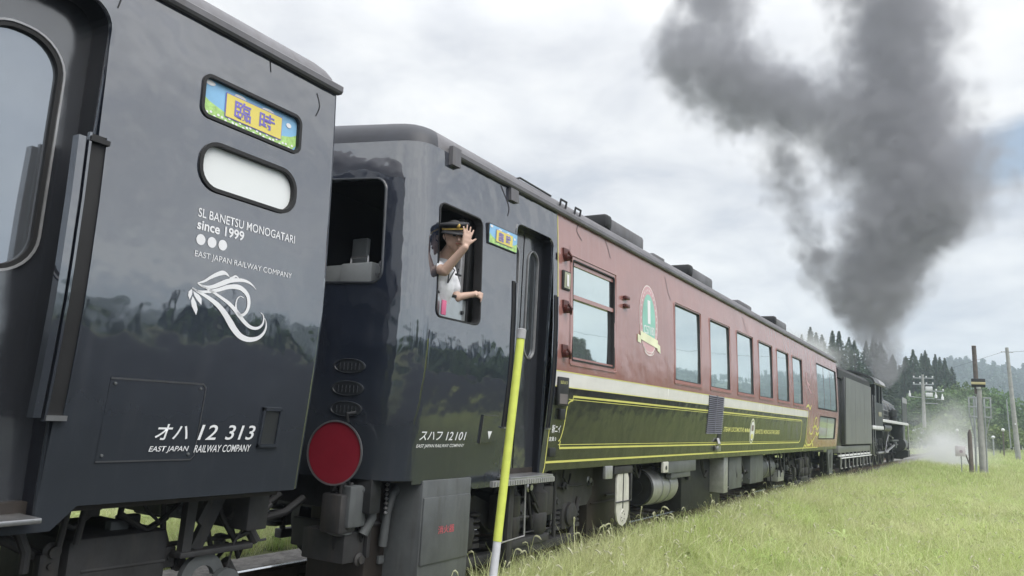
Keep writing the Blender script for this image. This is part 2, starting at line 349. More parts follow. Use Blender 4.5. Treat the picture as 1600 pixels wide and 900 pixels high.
RINGS = [(0, 3.60), (.012, 3.65), (.035, 3.70), (.07, 3.745), (.12, 3.785), (.2, 3.825), (.32, 3.862), (.5, 3.90), (.8, 3.945), (1.15, 3.975), (1.42, 3.985)]
def roof(outA, outB, parent, dark=.3, bothblack=True):
    """outA at the near end, outB at the far end; both near side to far side"""
    ys = np.linspace(outA[0][1], outB[0][1], 14)[1:-1]
    side_n = [(HW, y) for y in ys]; side_f = [(-HW, y) for y in ys[::-1]]
    loop = outA[::-1] + side_n + outB + side_f
    ya = min(p[1] for p in outA); yb = max(p[1] for p in outB); n = len(loop); vs = []
    for d, z in RINGS:
        for x, y in loop:
            X = x * (1 - inset(3.6) / HW) * (1 - d / HW); nearA = y < ya + 1; nearB = y > yb - 1
            Y = y + (d * .8 if nearA else (-d * .8 if nearB else 0)); vs.append((CX + X, Y, z))
    fs = []; mi = []
    for k in range(len(RINGS) - 1):
        for i in range(n):
            j = (i + 1) % n; fs.append((k * n + i, k * n + j, (k + 1) * n + j, (k + 1) * n + i))
            yy = (loop[i][1] + loop[j][1]) / 2; mi.append(1 if (yy < ya + dark) else 0)
    fs.append(tuple((len(RINGS) - 1) * n + i for i in range(n))); mi.append(0)
    mb = MB(); mb.add(vs, fs); mb.m = mi
    return mb.build('roof', [ROOF, ROOFB], parent, smooth=60)
def gutter(y0, y1, parent):
    mb = MB(); a = SX(3.6)
    mb.prism_y([(a - .01, 3.585), (a + .03, 3.585), (a + .042, 3.60), (a + .042, 3.635), (a + .03, 3.645), (a + .012, 3.64), (a - .01, 3.63)], y0, y1)
    g = mb.build('rain_gutter', ROOF, parent)
    mb = MB(); b = 2 * CX - a; mb.box(b - .042, b + .01, y0, y1, 3.585, 3.64, .01); mb.build('rain_gutter', ROOF, parent)
    return g
def far_side(y0, y1, parent, zb=.97):
    mb = MB(); zs = [zb] + ZC + [3.6]; vs = []
    for z in zs: vs += [(2 * CX - SX(z), y0, z), (2 * CX - SX(z), y1, z)]
    mb.add(vs, [(2 * i, 2 * i + 1, 2 * i + 3, 2 * i + 2) for i in range(len(zs) - 1)])
    return mb.build('far_side_wall', BLACK, parent, fix=False)
def wheelset(y, parent):
    mb = MB()
    for s in (1, -1):
        x = CX + s * .535
        mb.lathe((x - .065 * s, y, .43), (s, 0, 0), [(0, .455), (.03, .45), (.032, .43), (.13, .425), (.13, .37), (.10, .35), (.09, .16), (.14, .12), (.17, .11), (.17, .0)], 32, caps=False)
    mb.tube([(CX - .9, y, .43), (CX + .9, y, .43)], .07, 12)
    return mb.build('wheelset', UNDER, parent)
def bogie(yc, parent, wb=2.1, detail=True):
    """two-axle coach bogie as one part with its pieces as sub-parts"""
    mb = MB()
    for s in (1, -1):
        x = CX + s * .98
        prof = [(yc - wb / 2 - .45, .52), (yc - wb / 2 - .45, .66), (yc - wb / 2 + .25, .74), (yc - .45, .62), (yc + .45, .62), (yc + wb / 2 - .25, .74), (yc + wb / 2 + .45, .66), (yc + wb / 2 + .45, .52), (yc + wb / 2 - .3, .54), (yc + .5, .36), (yc - .5, .36), (yc - wb / 2 + .3, .54)]
        mb.prism(prof, x - .06, x + .06)
    mb.box(CX - .95, CX + .95, yc - .22, yc + .22, .5, .72, .02)
    for q in (-1, 1): mb.box(CX - .95, CX + .95, yc + q * (wb / 2 + .38), yc + q * (wb / 2 + .46), .54, .66, .01)
    fr = mb.build('bogie_frame', UNDER, parent)
    for q in (-1, 1):
        wheelset(yc + q * wb / 2, fr)
        for s in (1, -1):
            m2 = MB(); x = CX + s * 1.02; y = yc + q * wb / 2
            m2.box(x - .07, x + .09, y - .17, y + .17, .27, .56, .03); m2.lathe((x + s * .07, y, .43), (s, 0, 0), [(0, .13), (.05, .125), (.065, .09), (.065, 0)], 18, False)
            for d in (-.24, .24):
                for h in range(5): m2.lathe((x, y + d, .33 + h * .055), (0, 0, 1), [(0, .06), (.012, .085), (.028, .085), (.04, .06)], 14)
                m2.lathe((x, y + d, .28), (0, 0, 1), [(0, .09), (.04, .09)], 14)
            m2.build('axle_box', UNDER, fr)
    for s in (1, -1):
        m3 = MB(); x = CX + s * 1.08
        for d in (-.28, .28): m3.lathe((x, yc + d, .30), (0, 0, 1), [(0, .1), (.04, .13), (.2, .135), (.22, .125), (.24, .135), (.42, .13), (.45, .1), (.58, .07)], 18)
        m3.box(x - .12, x + .1, yc - .45, yc + .45, .22, .30, .015)
        m3.tube([(x + .07, yc - .6, .28), (x + .07, yc - .55, .5), (x + .05, yc - .5, .85)], .015, 8)
        m3.tube([(x + .1, yc + .55, .25), (x + .1, yc + .52, .9)], .022, 8)
        m3.tube([(x + .09, yc + .5, .55), (x + .09, yc + .2, .52), (x + .09, yc + .1, .62)], .014, 8)
        m3.build('bolster_spring', UNDER, fr)
        m4 = MB(); x = CX + s * 1.10; m4.box(x - .05, x + .05, yc - 1.15, yc + 1.2, .13, .22, .01); m4.tube([(x + .02, yc - 1.1, .18), (x + .03, yc - 1.2, .55), (x, yc - 1.3, .6)], .03, 8); m4.tube([(x, yc + 1.1, .2), (x + .02, yc + 1.25, .6)], .03, 8); m4.box(x - .02, x + .08, yc - .62, yc - .38, .42, .74, .02); m4.box(x - .02, x + .09, yc + .28, yc + .5, .48, .78, .02); m4.build('brake_rigging', UNDER, fr)
    return fr

# ================================================================== STRUCTURE: ground, ballast, track, hills
def noisy(x, y, s, sd=0.): return noise.noise(Vector((x * s, y * s, sd)))
def ground_z(x, y):
    r = math.hypot(x, y); z = -.30 + .06 * noisy(x, y, .12) + .05 * noisy(x, y, .5, 3) + .9 * noisy(x, y, .01, 9) * min(1, max(0, (r - 60) / 150))
    t = abs(x - track_x(y)); 
    if t < 3.2: z = z * max(0, (t - 1.6) / 1.6) + (-.22) * (1 - max(0, (t - 1.6) / 1.6)) if t > 1.6 else -.22
    return z
def track_x(y): return CX + (max(0, y - 25) ** 2) / 1400 if y < 200 else CX + (175 ** 2) / 1400 + (y - 200) * .25
GROUND = mat('grassy_soil', (.10, .115, .045), .95, var=.35, vscale=.6, bump=.5, bscale=6, bdist=.05)
xs = np.unique(np.concatenate([np.linspace(-40, 40, 81), np.sign(np.linspace(-1, 1, 41)) * (40 + 1200 * np.abs(np.linspace(-1, 1, 41)) ** 2)]))
ys_ = np.unique(np.concatenate([np.linspace(-30, 70, 101), 70 + 1200 * np.linspace(0, 1, 22) ** 2, -30 - 1200 * np.linspace(0, 1, 22) ** 2]))
gv = [(x, y, ground_z(x, y)) for y in ys_ for x in xs]; nx = len(xs)
mb = MB().add(gv, [(j * nx + i, j * nx + i + 1, (j + 1) * nx + i + 1, (j + 1) * nx + i) for j in range(len(ys_) - 1) for i in range(nx - 1)])
tag(mb.build('ground', GROUND, fix=False), 'grassy ground of the flat field along the railway line', kind='structure')

REFLGND = mat('dark_reflected_ground', (.045, .047, .048), 1.0, ior=1.12, var=.3, vscale=8, bump=.8, bscale=30, bdist=.02)  # unseen dark ground, added so the coach sides mirror less green
ygr = list(np.linspace(-22, 5.85, 28)) + list(np.linspace(6.3, 14.2, 14)) + list(np.linspace(16, 60, 22)); pv = []
for y in ygr:
    xl = -2.75 if y < 5.9 else (y - 8.6 if y <= 14.2 else .14 * y + 3.6)
    pv += [(xl + (50 - xl) * (i / 23) ** 1.3, y, -.205 + .02 * noisy(xl + i, y, .8, 5)) for i in range(24)]
tag(MB().add(pv, [(j * 24 + i, j * 24 + i + 1, (j + 1) * 24 + i + 1, (j + 1) * 24 + i) for j in range(len(ygr) - 1) for i in range(23)]).build('reflected_ground', REFLGND), 'dark ground out of view, added to darken the reflections in the coach sides', kind='structure')
GRAVEL = mat('ballast_stone', (.16, .15, .14), .9, var=.4, vscale=9, bump=1, bscale=22, bdist=.04)
tys = np.concatenate([np.arange(-24, 26, 2.), np.arange(26, 130, 2.)])
def along(off, z): return [(track_x(y) + off, y, z) for y in tys]
mb = MB(); prof = [(-2.2, -.30), (-1.7, -.16), (-.9, -.13), (0, -.14), (.9, -.13), (1.7, -.16), (2.2, -.30)]; vs = []
for o_, z in prof: vs += along(o_, z)
n = len(tys); mb.add(vs, [(a * n + i, (a + 1) * n + i, (a + 1) * n + i + 1, a * n + i + 1) for a in range(6) for i in range(n - 1)])
tag(mb.build('track_bed', GRAVEL), 'grey stone ballast bed beneath the train', kind='structure')
RUSTRAIL = mat('rail_steel', (.11, .075, .055), .6, metal=.3, var=.3, vscale=6)
RAILTOP = mat('polished_rail_top', (.75, .75, .76), .18, metal=1, var=.05)
track = empty('railway_track', (0, 0, 0), 'two steel rails on sleepers running beneath the whole train', 'railway track'); track['kind'] = 'structure'
for s in (-1, 1):
    mb = MB(); n = len(tys)
    pr = [(-.065, -.15), (-.065, -.138), (-.012, -.12), (-.012, -.045), (-.032, -.03), (-.032, -.003), (.032, -.003), (.032, -.03), (.012, -.045), (.012, -.12), (.065, -.138), (.065, -.15)]
    vs = []
    for o_, z in pr: vs += along(s * .566 + o_, z)
    m_ = len(pr); mb.add(vs, [(a * n + i, ((a + 1) % m_) * n + i, ((a + 1) % m_) * n + i + 1, a * n + i + 1) for a in range(m_) for i in range(n - 1)])
    r_ = mb.build('rail', RUSTRAIL, track)
    mb = MB(); mb.add(along(s * .566 - .029, .001) + along(s * .566 + .029, .001), [(i, i + 1, n + i + 1, n + i) for i in range(n - 1)]); mb.build('running_surface', RAILTOP, r_)
SLEEP = mat('grey_sleeper_wood', (.10, .085, .07), .9, var=.3, vscale=8, bump=.5)
sm = None
for i in range(90):
    y = -16 + i * .62
    if sm is None: o = MB().box(-1.05, 1.05, -.1, .1, -.26, -.105, .01).build('sleeper', SLEEP, track); sm = o.data
    else: o = link(bpy.data.objects.new('sleeper', sm), track)
    o.location = (track_x(y), y, 0)

# ================================================================== COACH 1 (foreground)
SM = side_map()
car = empty('passenger_coach', (0, 0, 0), 'dark grey glossy coach nearest the camera, cut by the left edge of the picture', 'passenger coach', 'coaches of the train')
out = [(-17, .97), (1.12, .97), (1.12, .86), (2.08, .86), (2.19, .965), (3.56, .965), (3.56, 3.6), (-17, 3.6)]
door1 = rrect(1.2, .93, 2.0, 3.42, .13); door1 = [(y, z if z > 1.2 else .9301) for y, z in door1 if not (z < 1.0)] 
door1 = [p for p in door1]; 
door1 = [(2.0, .93)] + rrect(1.2, .93, 2.0, 3.42, .13)[:14] + [(1.2, .93)]
slot = rrect(2.585, 2.66, 3.25, 2.905, .105); signh = rrect(2.56, 3.065, 3.262, 3.285, .04)
farwins = [rrect(-16 + i * 1.95, 2.1, -14.7 + i * 1.95, 3.15, .08) for i in range(8)]
sheet(out, [door1, slot, signh] + farwins, SM, zc=ZC, uc=np.arange(-16, 3.5, 1.), mats=BLACK, name='body_side', parent=car)
for l in farwins: loop_frame('window_frame', l, BLACK, car, SM, depth=.04); flat_panel('window_pane', l, GLASS, car, SM, -.035)
far_side(-17, 3.56, car)
h1 = full_end([(HW, 3.56), (1.455, 3.585), (1.43, 3.605), (.9, 3.61), (0, 3.61)]); h0 = full_end([(HW, -17), (1.45, -17.03), (0, -17.05)])
u1 = sum(math.hypot(h1[i + 1][0] - h1[i][0], h1[i + 1][1] - h1[i][1]) for i in range(len(h1) - 1)) / 2
end_wall(h1, [[(u1 - .42, 1.0), (u1 + .42, 1.0), (u1 + .42, 3.1), (u1 - .42, 3.1)]], BLACK, car, .97)
end_wall(h0, [], BLACK, car, .97)
roof(h0, h1, car, dark=-5)
gutter(-16.9, 3.60, car)
mb = MB(); mb.box(CX - 1.3, CX + 1.3, -16.8, 3.5, .93, .99); mb.build('floor_pan', UNDERB, car)
# open doorway with its recessed leaf
dr = MB(); d = .21
for (a, b), (c, e_) in zip(door1, door1[1:] + door1[:1]):
    dr.add([(SX(b), a, b), (SX(e_), c, e_), (SX(e_) - d - .06, c, e_), (SX(b) - d - .06, a, b)], [(0, 1, 2, 3)])
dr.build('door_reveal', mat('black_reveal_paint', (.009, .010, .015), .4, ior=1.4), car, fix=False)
loop_frame('door_surround', door1, BLACK, car, SM, depth=.02, width=.02, proud=.006)
X1 = -3.80
def plane_map(X): return lambda u, z: (X, u, z)
ovl = rrect(1.50, 2.05, 1.865, 3.17, .165, 8)
leaf = sheet([(1.1, .9), (2.02, .9), (2.02, 3.5), (1.1, 3.5)], [ovl], plane_map(X1), mats=mat('door_leaf_paint', (.035, .038, .045), .16, ior=2.5, wave=W), name='door', parent=car)
loop_frame('window_seal', ovl, RUBBER, leaf, plane_map(X1), depth=.02, width=.022, proud=.008)
loop_frame('window_rim', rrect(1.477, 2.027, 1.888, 3.193, .187, 8), ALU, leaf, plane_map(X1), depth=.01, width=.010, proud=.014)
flat_panel('door_glass', ovl, DOORGLASS, leaf, plane_map(X1), -.015)
MB().box(-3.82, -3.57, 1.22, 1.98, .915, .94, .006).build('door_sill', STEEL, car)
# grab rail beside the door; the slot's shade is a raised dark strip
mb = MB(); zs3 = [1.375, 1.5, 1.7, 1.9, 2.1, 2.4, 2.7]
def bar(mb, y0, y1, p0, p1, zs3=zs3):
    vs = [(SX(z) + p, y, z) for z in zs3 for y, p in ((y0, p0), (y0, p1), (y1, p1), (y1, p0))]; n_ = len(zs3)
    return mb.add(vs, [(4 * i + k, 4 * i + (k + 1) % 4, 4 * i + 4 + (k + 1) % 4, 4 * i + 4 + k) for i in range(n_ - 1) for k in range(4)] + [(0, 1, 2, 3), (4 * n_ - 4, 4 * n_ - 3, 4 * n_ - 2, 4 * n_ - 1)])
bar(mb, 1.895, 1.93, -.03, .022); mb.build('handrail', BLACK, car)
mb = MB(); bar(mb, 1.955, 2.035, .0, .006, [1.36, 1.5, 1.7, 1.9, 2.1, 2.4, 2.73]); mb.build('dark_slot_strip', RUBBER, car)
mb = MB(); bar(mb, 1.945, 1.957, .0, .022, [1.36, 1.5, 1.7, 1.9, 2.1, 2.4, 2.73]); bar(mb, 2.033, 2.043, .0, .016, [1.36, 1.5, 1.7, 1.9, 2.1, 2.4, 2.73]); mb.build('recess_rim', BLACK, car)
for z in (1.375, 2.70): mb = MB(); sidebox(mb, 1.95, 2.045, z - .012, z + .012, .0, .03); mb.build('recess_cap', STEEL if z < 2 else RUBBER, car)
# destination sign
loop_frame('sign_frame', signh, RUBBER, car, SM, depth=.05, width=.02, proud=.01)
SKYB = mat('sign_sky_blue', (.26, .52, .78), .3); SGRN = mat('sign_meadow_green', (.42, .66, .22), .3, var=.3, vscale=25); SYEL = mat('sign_yellow', (.78, .66, .16), .3, var=.03)
SVIO = mat('sign_violet', (.20, .17, .55), .35); SWHT = mat('sign_white', (.85, .85, .86), .3, var=.03)
def sign_face(y0, z0, y1, z1, r, parent, mf, off, fine=True):
    W_, H_ = y1 - y0, z1 - z0
    s = flat_panel('sign_face', rrect(y0, z0, y1, z1, r), SKYB, parent, mf, off)
    mb = MB()
    def dp(nm, loop, m, o): return decal_poly(nm, loop, m, s, mf, off + o)
    hill = [(y0 + .004, z0 + r)] + [(y0 + r + (W_ - 2 * r) * t, z0 + .002) for t in (0, 1)] + [(y1 - .004, z0 + r)]
    hl = [(y1 - .004 - (W_ - .008) * t, z0 + H_ * (.50 - .32 * math.sin(PI * t) ** .6 + .03 * math.sin(9 * t))) for t in np.linspace(0, 1, 18)]
    dp('meadow', hill + hl, SGRN, .002)
    for cy, cz, a in ((.06, .90, .05), (.36, .86, .06), (.66, .84, .07), (.9, .7, .03)):
        dp('cloud', ellipse(y0 + W_ * cy, z0 + H_ * cz, W_ * a, H_ * .07, 14), SWHT, .003)
    if fine:
        for i in range(26):
            cy = .05 + .9 * i / 25; dp('flower', ellipse(y0 + W_ * cy, z0 + H_ * (.10 + .05 * math.sin(i * 2.3)), W_ * .013, H_ * .035, 8), SWHT, .004)
    dp('banner_border', rrect(y0 + W_ * .215, z0 + H_ * .16, y1 - W_ * .18, z1 - H_ * .155, .004, 2), SVIO, .005)
    dp('banner', rrect(y0 + W_ * .222, z0 + H_ * .185, y1 - W_ * .187, z1 - H_ * .18, .003, 2), SYEL, .007)
    text('臨', y0 + W_ * .305, z0 + H_ * .25, y0 + W_ * .475, z1 - H_ * .25, SVIO, s, mf, bold=.014, off=off + .009)
    text('時', y0 + W_ * .565, z0 + H_ * .25, y0 + W_ * .735, z1 - H_ * .25, SVIO, s, mf, bold=.014, off=off + .009)
    return s
sign_face(2.56, 3.065, 3.262, 3.285, .04, car, SM, -.018)
# slot window
loop_frame('slot_window_frame', slot, RUBBER, car, SM, depth=.03, width=.022, proud=.012)
flat_panel('frosted_pane', slot, FROST, car, SM, -.022)
# lettering and emblem
text('SL BANETSU MONOGATARI', 2.59, 2.475, 3.29, 2.525, DECAL, car, SM, bold=.006)
text('since 1999', 2.59, 2.405, 2.905, 2.462, DECAL, car, SM, bold=.022)
for i in range(3): decal_poly('dot', ellipse(2.622 + .072 * i, 2.352, .029, .030, 20), DECAL, car, SM)
text('EAST JAPAN RAILWAY COMPANY', 2.595, 2.245, 3.29, 2.287, DECAL, car, SM)
EM = {'a': [(2.633, 2.113), (2.673, 2.13), (2.713, 2.159), (2.748, 2.181), (2.786, 2.198), (2.811, 2.197), (2.832, 2.184)],
 'b': [(2.835, 2.176), (2.858, 2.185), (2.878, 2.195), (2.9, 2.186)],
 'c': [(2.633, 2.113), (2.665, 2.102), (2.702, 2.102), (2.738, 2.112), (2.78, 2.133), (2.829, 2.158), (2.88, 2.173), (2.934, 2.18), (2.976, 2.174), (3.006, 2.16), (3.029, 2.144)],
 'd': [(2.604, 2.083), (2.632, 2.072), (2.669, 2.071), (2.718, 2.081), (2.772, 2.099), (2.827, 2.123), (2.872, 2.134), (2.912, 2.135), (2.948, 2.121), (2.976, 2.096), (2.987, 2.064), (2.987, 2.03), (2.975, 2.001), (2.954, 1.982), (2.933, 1.981), (2.913, 1.995), (2.901, 2.021), (2.899, 2.048), (2.907, 2.073), (2.926, 2.087), (2.947, 2.08)],
 'e': [(2.659, 2.104), (2.697, 2.094), (2.75, 2.076), (2.804, 2.055), (2.853, 2.033), (2.897, 2.004), (2.935, 1.973), (2.972, 1.945), (3.01, 1.924), (3.053, 1.917), (3.087, 1.928), (3.107, 1.953), (3.108, 1.985), (3.098, 2.004), (3.081, 2.013)],
 'f': [(2.604, 2.083), (2.639, 2.069), (2.69, 2.053), (2.743, 2.032), (2.792, 2.005), (2.835, 1.97), (2.873, 1.932), (2.912, 1.893), (2.956, 1.862), (3.006, 1.849), (3.048, 1.852), (3.088, 1.866), (3.12, 1.895), (3.134, 1.931), (3.129, 1.965), (3.115, 1.985)]}
WD = {'a': (.022, .65), 'b': (.009, .5), 'c': (.024, .45), 'd': (.024, .33), 'e': (.022, .4), 'f': (.036, .42)}
em = MB()
for k_, pts in EM.items():
    wmx, pk = WD[k_]
    em = strip(catmull(pts, 6), 0, SM, .003, em, taper=lambda t, a=wmx, p=pk: .004 + a * max(0, 1 - abs((t - p) / (p if t < p else (1 - p) * .9))) ** .8 if True else 0)
em.build('swirl_emblem', DECAL, car, fix=False)
for lp in ([(2.601, 2.076), (2.585, 2.058), (2.585, 2.037), (2.597, 2.017), (2.606, 2.043), (2.608, 2.064)], [(2.612, 2.067), (2.622, 2.043), (2.642, 2.022), (2.673, 1.999), (2.67, 2.034), (2.65, 2.052)], [(2.613, 2.038), (2.606, 2.011), (2.615, 1.984), (2.65, 1.94), (2.654, 1.971), (2.639, 2.006)]):
    decal_poly('leaf', lp, DECAL, car, SM)
# lower hatch, number, lifting pocket
hp = [(2.235, 1.575), (2.765, 1.575), (2.785, 1.555), (2.785, 1.19), (2.765, 1.17), (2.235, 1.17)]
g = lambda u, z: (SX(z) + .007, u, z)
decal_poly('hatch_cover', hp, BLACK, car, SM, off=.003)
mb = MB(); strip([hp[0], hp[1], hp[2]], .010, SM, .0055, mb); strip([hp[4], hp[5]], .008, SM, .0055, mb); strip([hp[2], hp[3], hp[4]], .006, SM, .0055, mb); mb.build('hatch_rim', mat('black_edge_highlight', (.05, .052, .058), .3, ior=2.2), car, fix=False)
for y, z in ((2.26, 1.55), (2.75, 1.55), (2.26, 1.2), (2.745, 1.2)): MB().lathe((SX(z) + .006, y, z), (1, 0, 0), [(0, .008), (.006, .007), (.007, .0)], 10, False).build('hatch_screw', UNDER2, car)
text('オハ', 2.525, 1.275, 2.72, 1.357, DECAL, car, SM, bold=.012, shear=.18, off=.009)
text('12', 2.785, 1.275, 2.905, 1.357, DECAL, car, SM, bold=.008, shear=.18, off=.009)
text('313', 2.965, 1.275, 3.17, 1.357, DECAL, car, SM, bold=.008, shear=.18, off=.009)
text('EAST JAPAN', 2.505, 1.207, 2.74, 1.243, DECAL, car, SM, bold=.006, shear=.2, off=.009)
text('RAILWAY COMPANY', 2.775, 1.207, 3.16, 1.247, DECAL, car, SM, bold=.006, shear=.2, off=.009)
mb = MB()
for a in ((3.205, 3.36, 1.445, 1.465), (3.205, 3.36, 1.23, 1.25), (3.205, 3.222, 1.23, 1.465), (3.335, 3.35, 1.25, 1.455)): sidebox(mb, *a, .0, .016)
mb.build('step_pocket_frame', BLACK, car)
mb = MB(); sidebox(mb, 3.225, 3.335, 1.25, 1.445, .001, .004); mb.build('step_pocket', mat('pocket_shadow_paint', (.03, .033, .036), .4), car)
# weld seams near the gutter
for pts in ([(3.0, 3.57), (3.01, 3.50)], [(3.40, 3.52), (3.43, 3.44), (3.40, 3.36)], [(2.02, 3.42), (2.05, 3.55)]):
    mb = MB(); strip(catmull(pts, 4), .006, SM, .003, mb); mb.build('seam', RUBBER, car, fix=False)
# gear below coach 1
bogie(.35, car); bogie(-13.6, car)
B('under_floor_tank', UNDER, car, -4.75, -4.05, 2.40, 3.0, .18, .745, .05)
mb = MB()
for y in (2.35, 2.44): mb.tube([(-4.0, y, .98), (-4.02, y - .02, .72)], .018, 8)
mb.build('tank_hanger', UNDER, car)
mb = MB()
mb.prism([(3.05, .98), (3.12, .98), (3.10, .6), (3.04, .6)], -4.04, -3.99)
mb.prism([(3.30, .98), (3.38, .98), (3.20, .6), (3.12, .62)], -4.06, -4.02)
mb.prism([(3.22, .98), (3.26, .98), (3.15, .75), (3.12, .78)], -4.01, -3.98)
mb.prism([(3.46, .98), (3.52, .98), (3.52, .72), (3.44, .72)], -4.06, -4.02)
mb.prism([(3.62, .98), (3.66, .98), (3.5, .68), (3.46, .7)], -4.04, -4.0)
mb.box(-4.07, -3.97, 3.02, 3.55, .575, .61, .008)
mb.build('brake_bracket', UNDER, car)
mb = MB(); c0 = (3.22, .44)
outer = [(c0[0] + .15 * math.cos(a), c0[1] + .14 * math.sin(a)) for a in np.linspace(PI, .1, 12)]; inner = [(c0[0] + .08 * math.cos(a), c0[1] + .07 * math.sin(a)) for a in np.linspace(.1, PI, 12)]
mb.prism(outer + inner, -4.05, -4.01); c0 = (3.36, .36)
outer = [(c0[0] + .11 * math.cos(a), c0[1] + .12 * math.sin(a)) for a in np.linspace(PI + .5, -.5, 14)]; inner = [(c0[0] + .04 * math.cos(a), c0[1] + .04 * math.sin(a)) for a in np.linspace(-.5, PI + .5, 14)]
mb.prism(outer + inner, -4.0, -3.96); mb.build('hose_cradle', UNDER2, car)
mb = MB(); mb.tube([(-4.02, 3.40, .46), (-4.0, 3.42, .62), (-3.98, 3.5, .76)], .007, 6); mb.tube([(-4.1, 3.45, .5), (-4.1, 3.6, .3), (-4.12, 3.62, .12)], .03, 10); mb.tube([(-4.06, 3.40, .8), (-4.06, 3.55, .72), (-4.06, 3.64, .6)], .035, 10); mb.build('brake_pipe', UNDER, car)
mb = MB(); mb.tube([(-4.3, 2.0, .7), (-4.2, 2.15, .75), (-4.15, 2.3, .66), (-4.15, 2.42, .45)], .03, 10); mb.tube([(-4.0, 2.1, .84), (-3.98, 2.15, .72), (-3.98, 2.15, .62)], .025, 10); mb.build('air_pipe', UNDER, car)
B('under_floor_box', UNDERB, car, -5.6, -4.3, -9.5, -1.6, .35, .93, .02)
# headstock, coupler, gangway between the coaches
B('headstock', UNDER, car, -6.3, -3.9, 3.42, 3.58, .70, .96, .01)
mb = MB(); mb.box(-5.2, -4.9, 3.5, 4.05, .66, .86, .03); mb.box(-5.28, -4.82, 3.86, 4.1, .60, .92, .05); mb.build('coupler', UNDER, car)
mb = MB()
for k in range(9):
    y = 3.62 + k * .035; mb.box(CX - .52 + (k % 2) * .02, CX + .52 - (k % 2) * .02, y, y + .03, .95, 3.2, .008)
mb.build('gangway_bellows', RUBBER, car)
mb = MB(); mb.lathe((-4.25, 3.66, 1.16), (0, 1, 0), [(0, .225), (.012, .23), (.015, .22)], 36); mb.build('marker_disc', mat('dark_disc_back', (.03, .03, .035), .4), car)
mb = MB()
for r0 in (-4.35, -4.6): mb.tube([(r0, 3.58, .82), (r0, 3.75, .73), (r0, 3.95, .68), (r0, 4.15, .71), (r0, 4.32, .80)], .028, 10)
mb.build('jumper_hose', RUBBER, car)

# ================================================================== COACH 2
car2 = empty('passenger_coach', (0, 4.75, 0), 'coach with black cab end, maroon and dark green side, coupled behind the tender', 'passenger coach', 'coaches of the train')
car2o = car2
class _P:  # parts of coach 2 are built in place, then parented keeping their position
    pass
car2.location = (0, 0, 0)
WIN = [(10.49, 11.63), (12.2, 13.3), (13.85, 14.95), (15.48, 16.6), (17.12, 18.25), (18.78, 19.88)]
cabw = rrect(4.80, 2.235, 5.41, 3.15, .06); door2 = [(6.75, .93)] + rrect(6.01, .93, 6.75, 3.28, .09)[:14] + [(6.01, .93)]
winA = rrect(7.21, 2.10, 8.30, 3.15, .012, 2); wins = [rrect(a, 2.105, b, 3.165, .02, 3) for a, b in WIN]
wing = rrect(22.0, 2.08, 25.35, 3.28, .03, 3); wlow = rrect(22.3, 1.27, 25.1, 1.88, .03, 3)
out = [(4.75, .935), (5.50, .935), (5.60, .86), (6.62, .86), (6.95, .965), (23.3, .965), (23.35, .90), (23.9, .90), (23.9, .97), (25.6, .97), (25.6, 3.6), (4.75, 3.6)]
M2 = [BLACK, RED, WHITE, BELT, GREEN, ORANGE]
def zone(y, z):
    if y < 6.845: return 0
    if z > 1.955: return 1
    if y > 20.6: return 5 if z < 1.42 and z > 1.05 else (4 if z < 1.05 else 1)
    if z > 1.805: return 2
    if z > 1.70: return 3
    return 4
sheet(out, [cabw, door2, winA, wing, wlow] + wins, SM, zc=sorted(ZC + [1.955, 1.805, 1.70, 1.42, 1.05]), uc=sorted([6.845, 20.6] + list(np.arange(5.1, 25, 1.0))), matf=zone, mats=M2, name='body_side', parent=car2)
far_side(4.75, 25.6, car2)
hA = full_end([(HW, 4.75), (1.457, 4.69), (1.437, 4.625), (1.395, 4.57), (1.32, 4.525), (1.22, 4.492), (1.15, 4.475), (.75, 4.37), (.5, 4.305), (.42, 4.30), (0, 4.30)])
hB = full_end([(HW, 25.6), (1.45, 25.68), (1.40, 25.75), (.9, 25.83), (0, 25.85)])
cum = [0.]
for a, b in zip(hA, hA[1:]): cum.append(cum[-1] + math.hypot(b[0] - a[0], b[1] - a[1]))
uu = lambda i: cum[i]
endwin = rrect(uu(6) + .0, 2.455, uu(8) - .02, 3.285, .09); um = cum[-1] / 2
endwin2 = rrect(cum[-1] - uu(8) + .02, 2.455, cum[-1] - uu(6), 3.285, .09)
ew, EM2, us2 = end_wall(hA, [endwin, endwin2, [(um - .38, 1.0), (um + .38, 1.0), (um + .38, 3.1), (um - .38, 3.1)]], BLACK, car2, .965)
end_wall(hB, [], RED, car2, .97)
roof(hA, hB, car2, dark=.45)
gutter(4.98, 25.55, car2)
B('floor_pan', UNDERB, car2, CX - 1.3, CX + 1.3, 4.6, 25.5, .95, 1.0, 0)
def ring3(name, loop, m, parent, mf, nrm, width=.018, proud=.014):
    """frame ring on the folded end wall; nrm points out of the wall"""
    n_ = len(loop); vs = []
    def off(d_):
        o_ = []
        for i in range(n_):
            a, b, c = loop[i - 1], loop[i], loop[(i + 1) % n_]; t = Vector((c[0] - a[0], c[1] - a[1])).normalized(); o_.append((b[0] + t.y * d_, b[1] - t.x * d_))
        return o_
    for r_, p_ in ((off(width), 0), (off(width * .6), proud), (off(0), proud), (loop, -.05)):
        for a, b in r_: q = Vector(mf(a, b)) + nrm * p_; vs.append(q)
    return MB().add(vs, [(k * n_ + i, k * n_ + (i + 1) % n_, (k + 1) * n_ + (i + 1) % n_, (k + 1) * n_ + i) for k in range(3) for i in range(n_)]).build(name, m, parent, smooth=50)
nf = Vector((.25, -1, 0)).normalized()
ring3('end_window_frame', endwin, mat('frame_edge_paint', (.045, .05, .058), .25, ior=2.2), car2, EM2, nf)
ring3('end_window_frame', endwin2, BLACK, car2, EM2, Vector((-.25, -1, 0)).normalized())
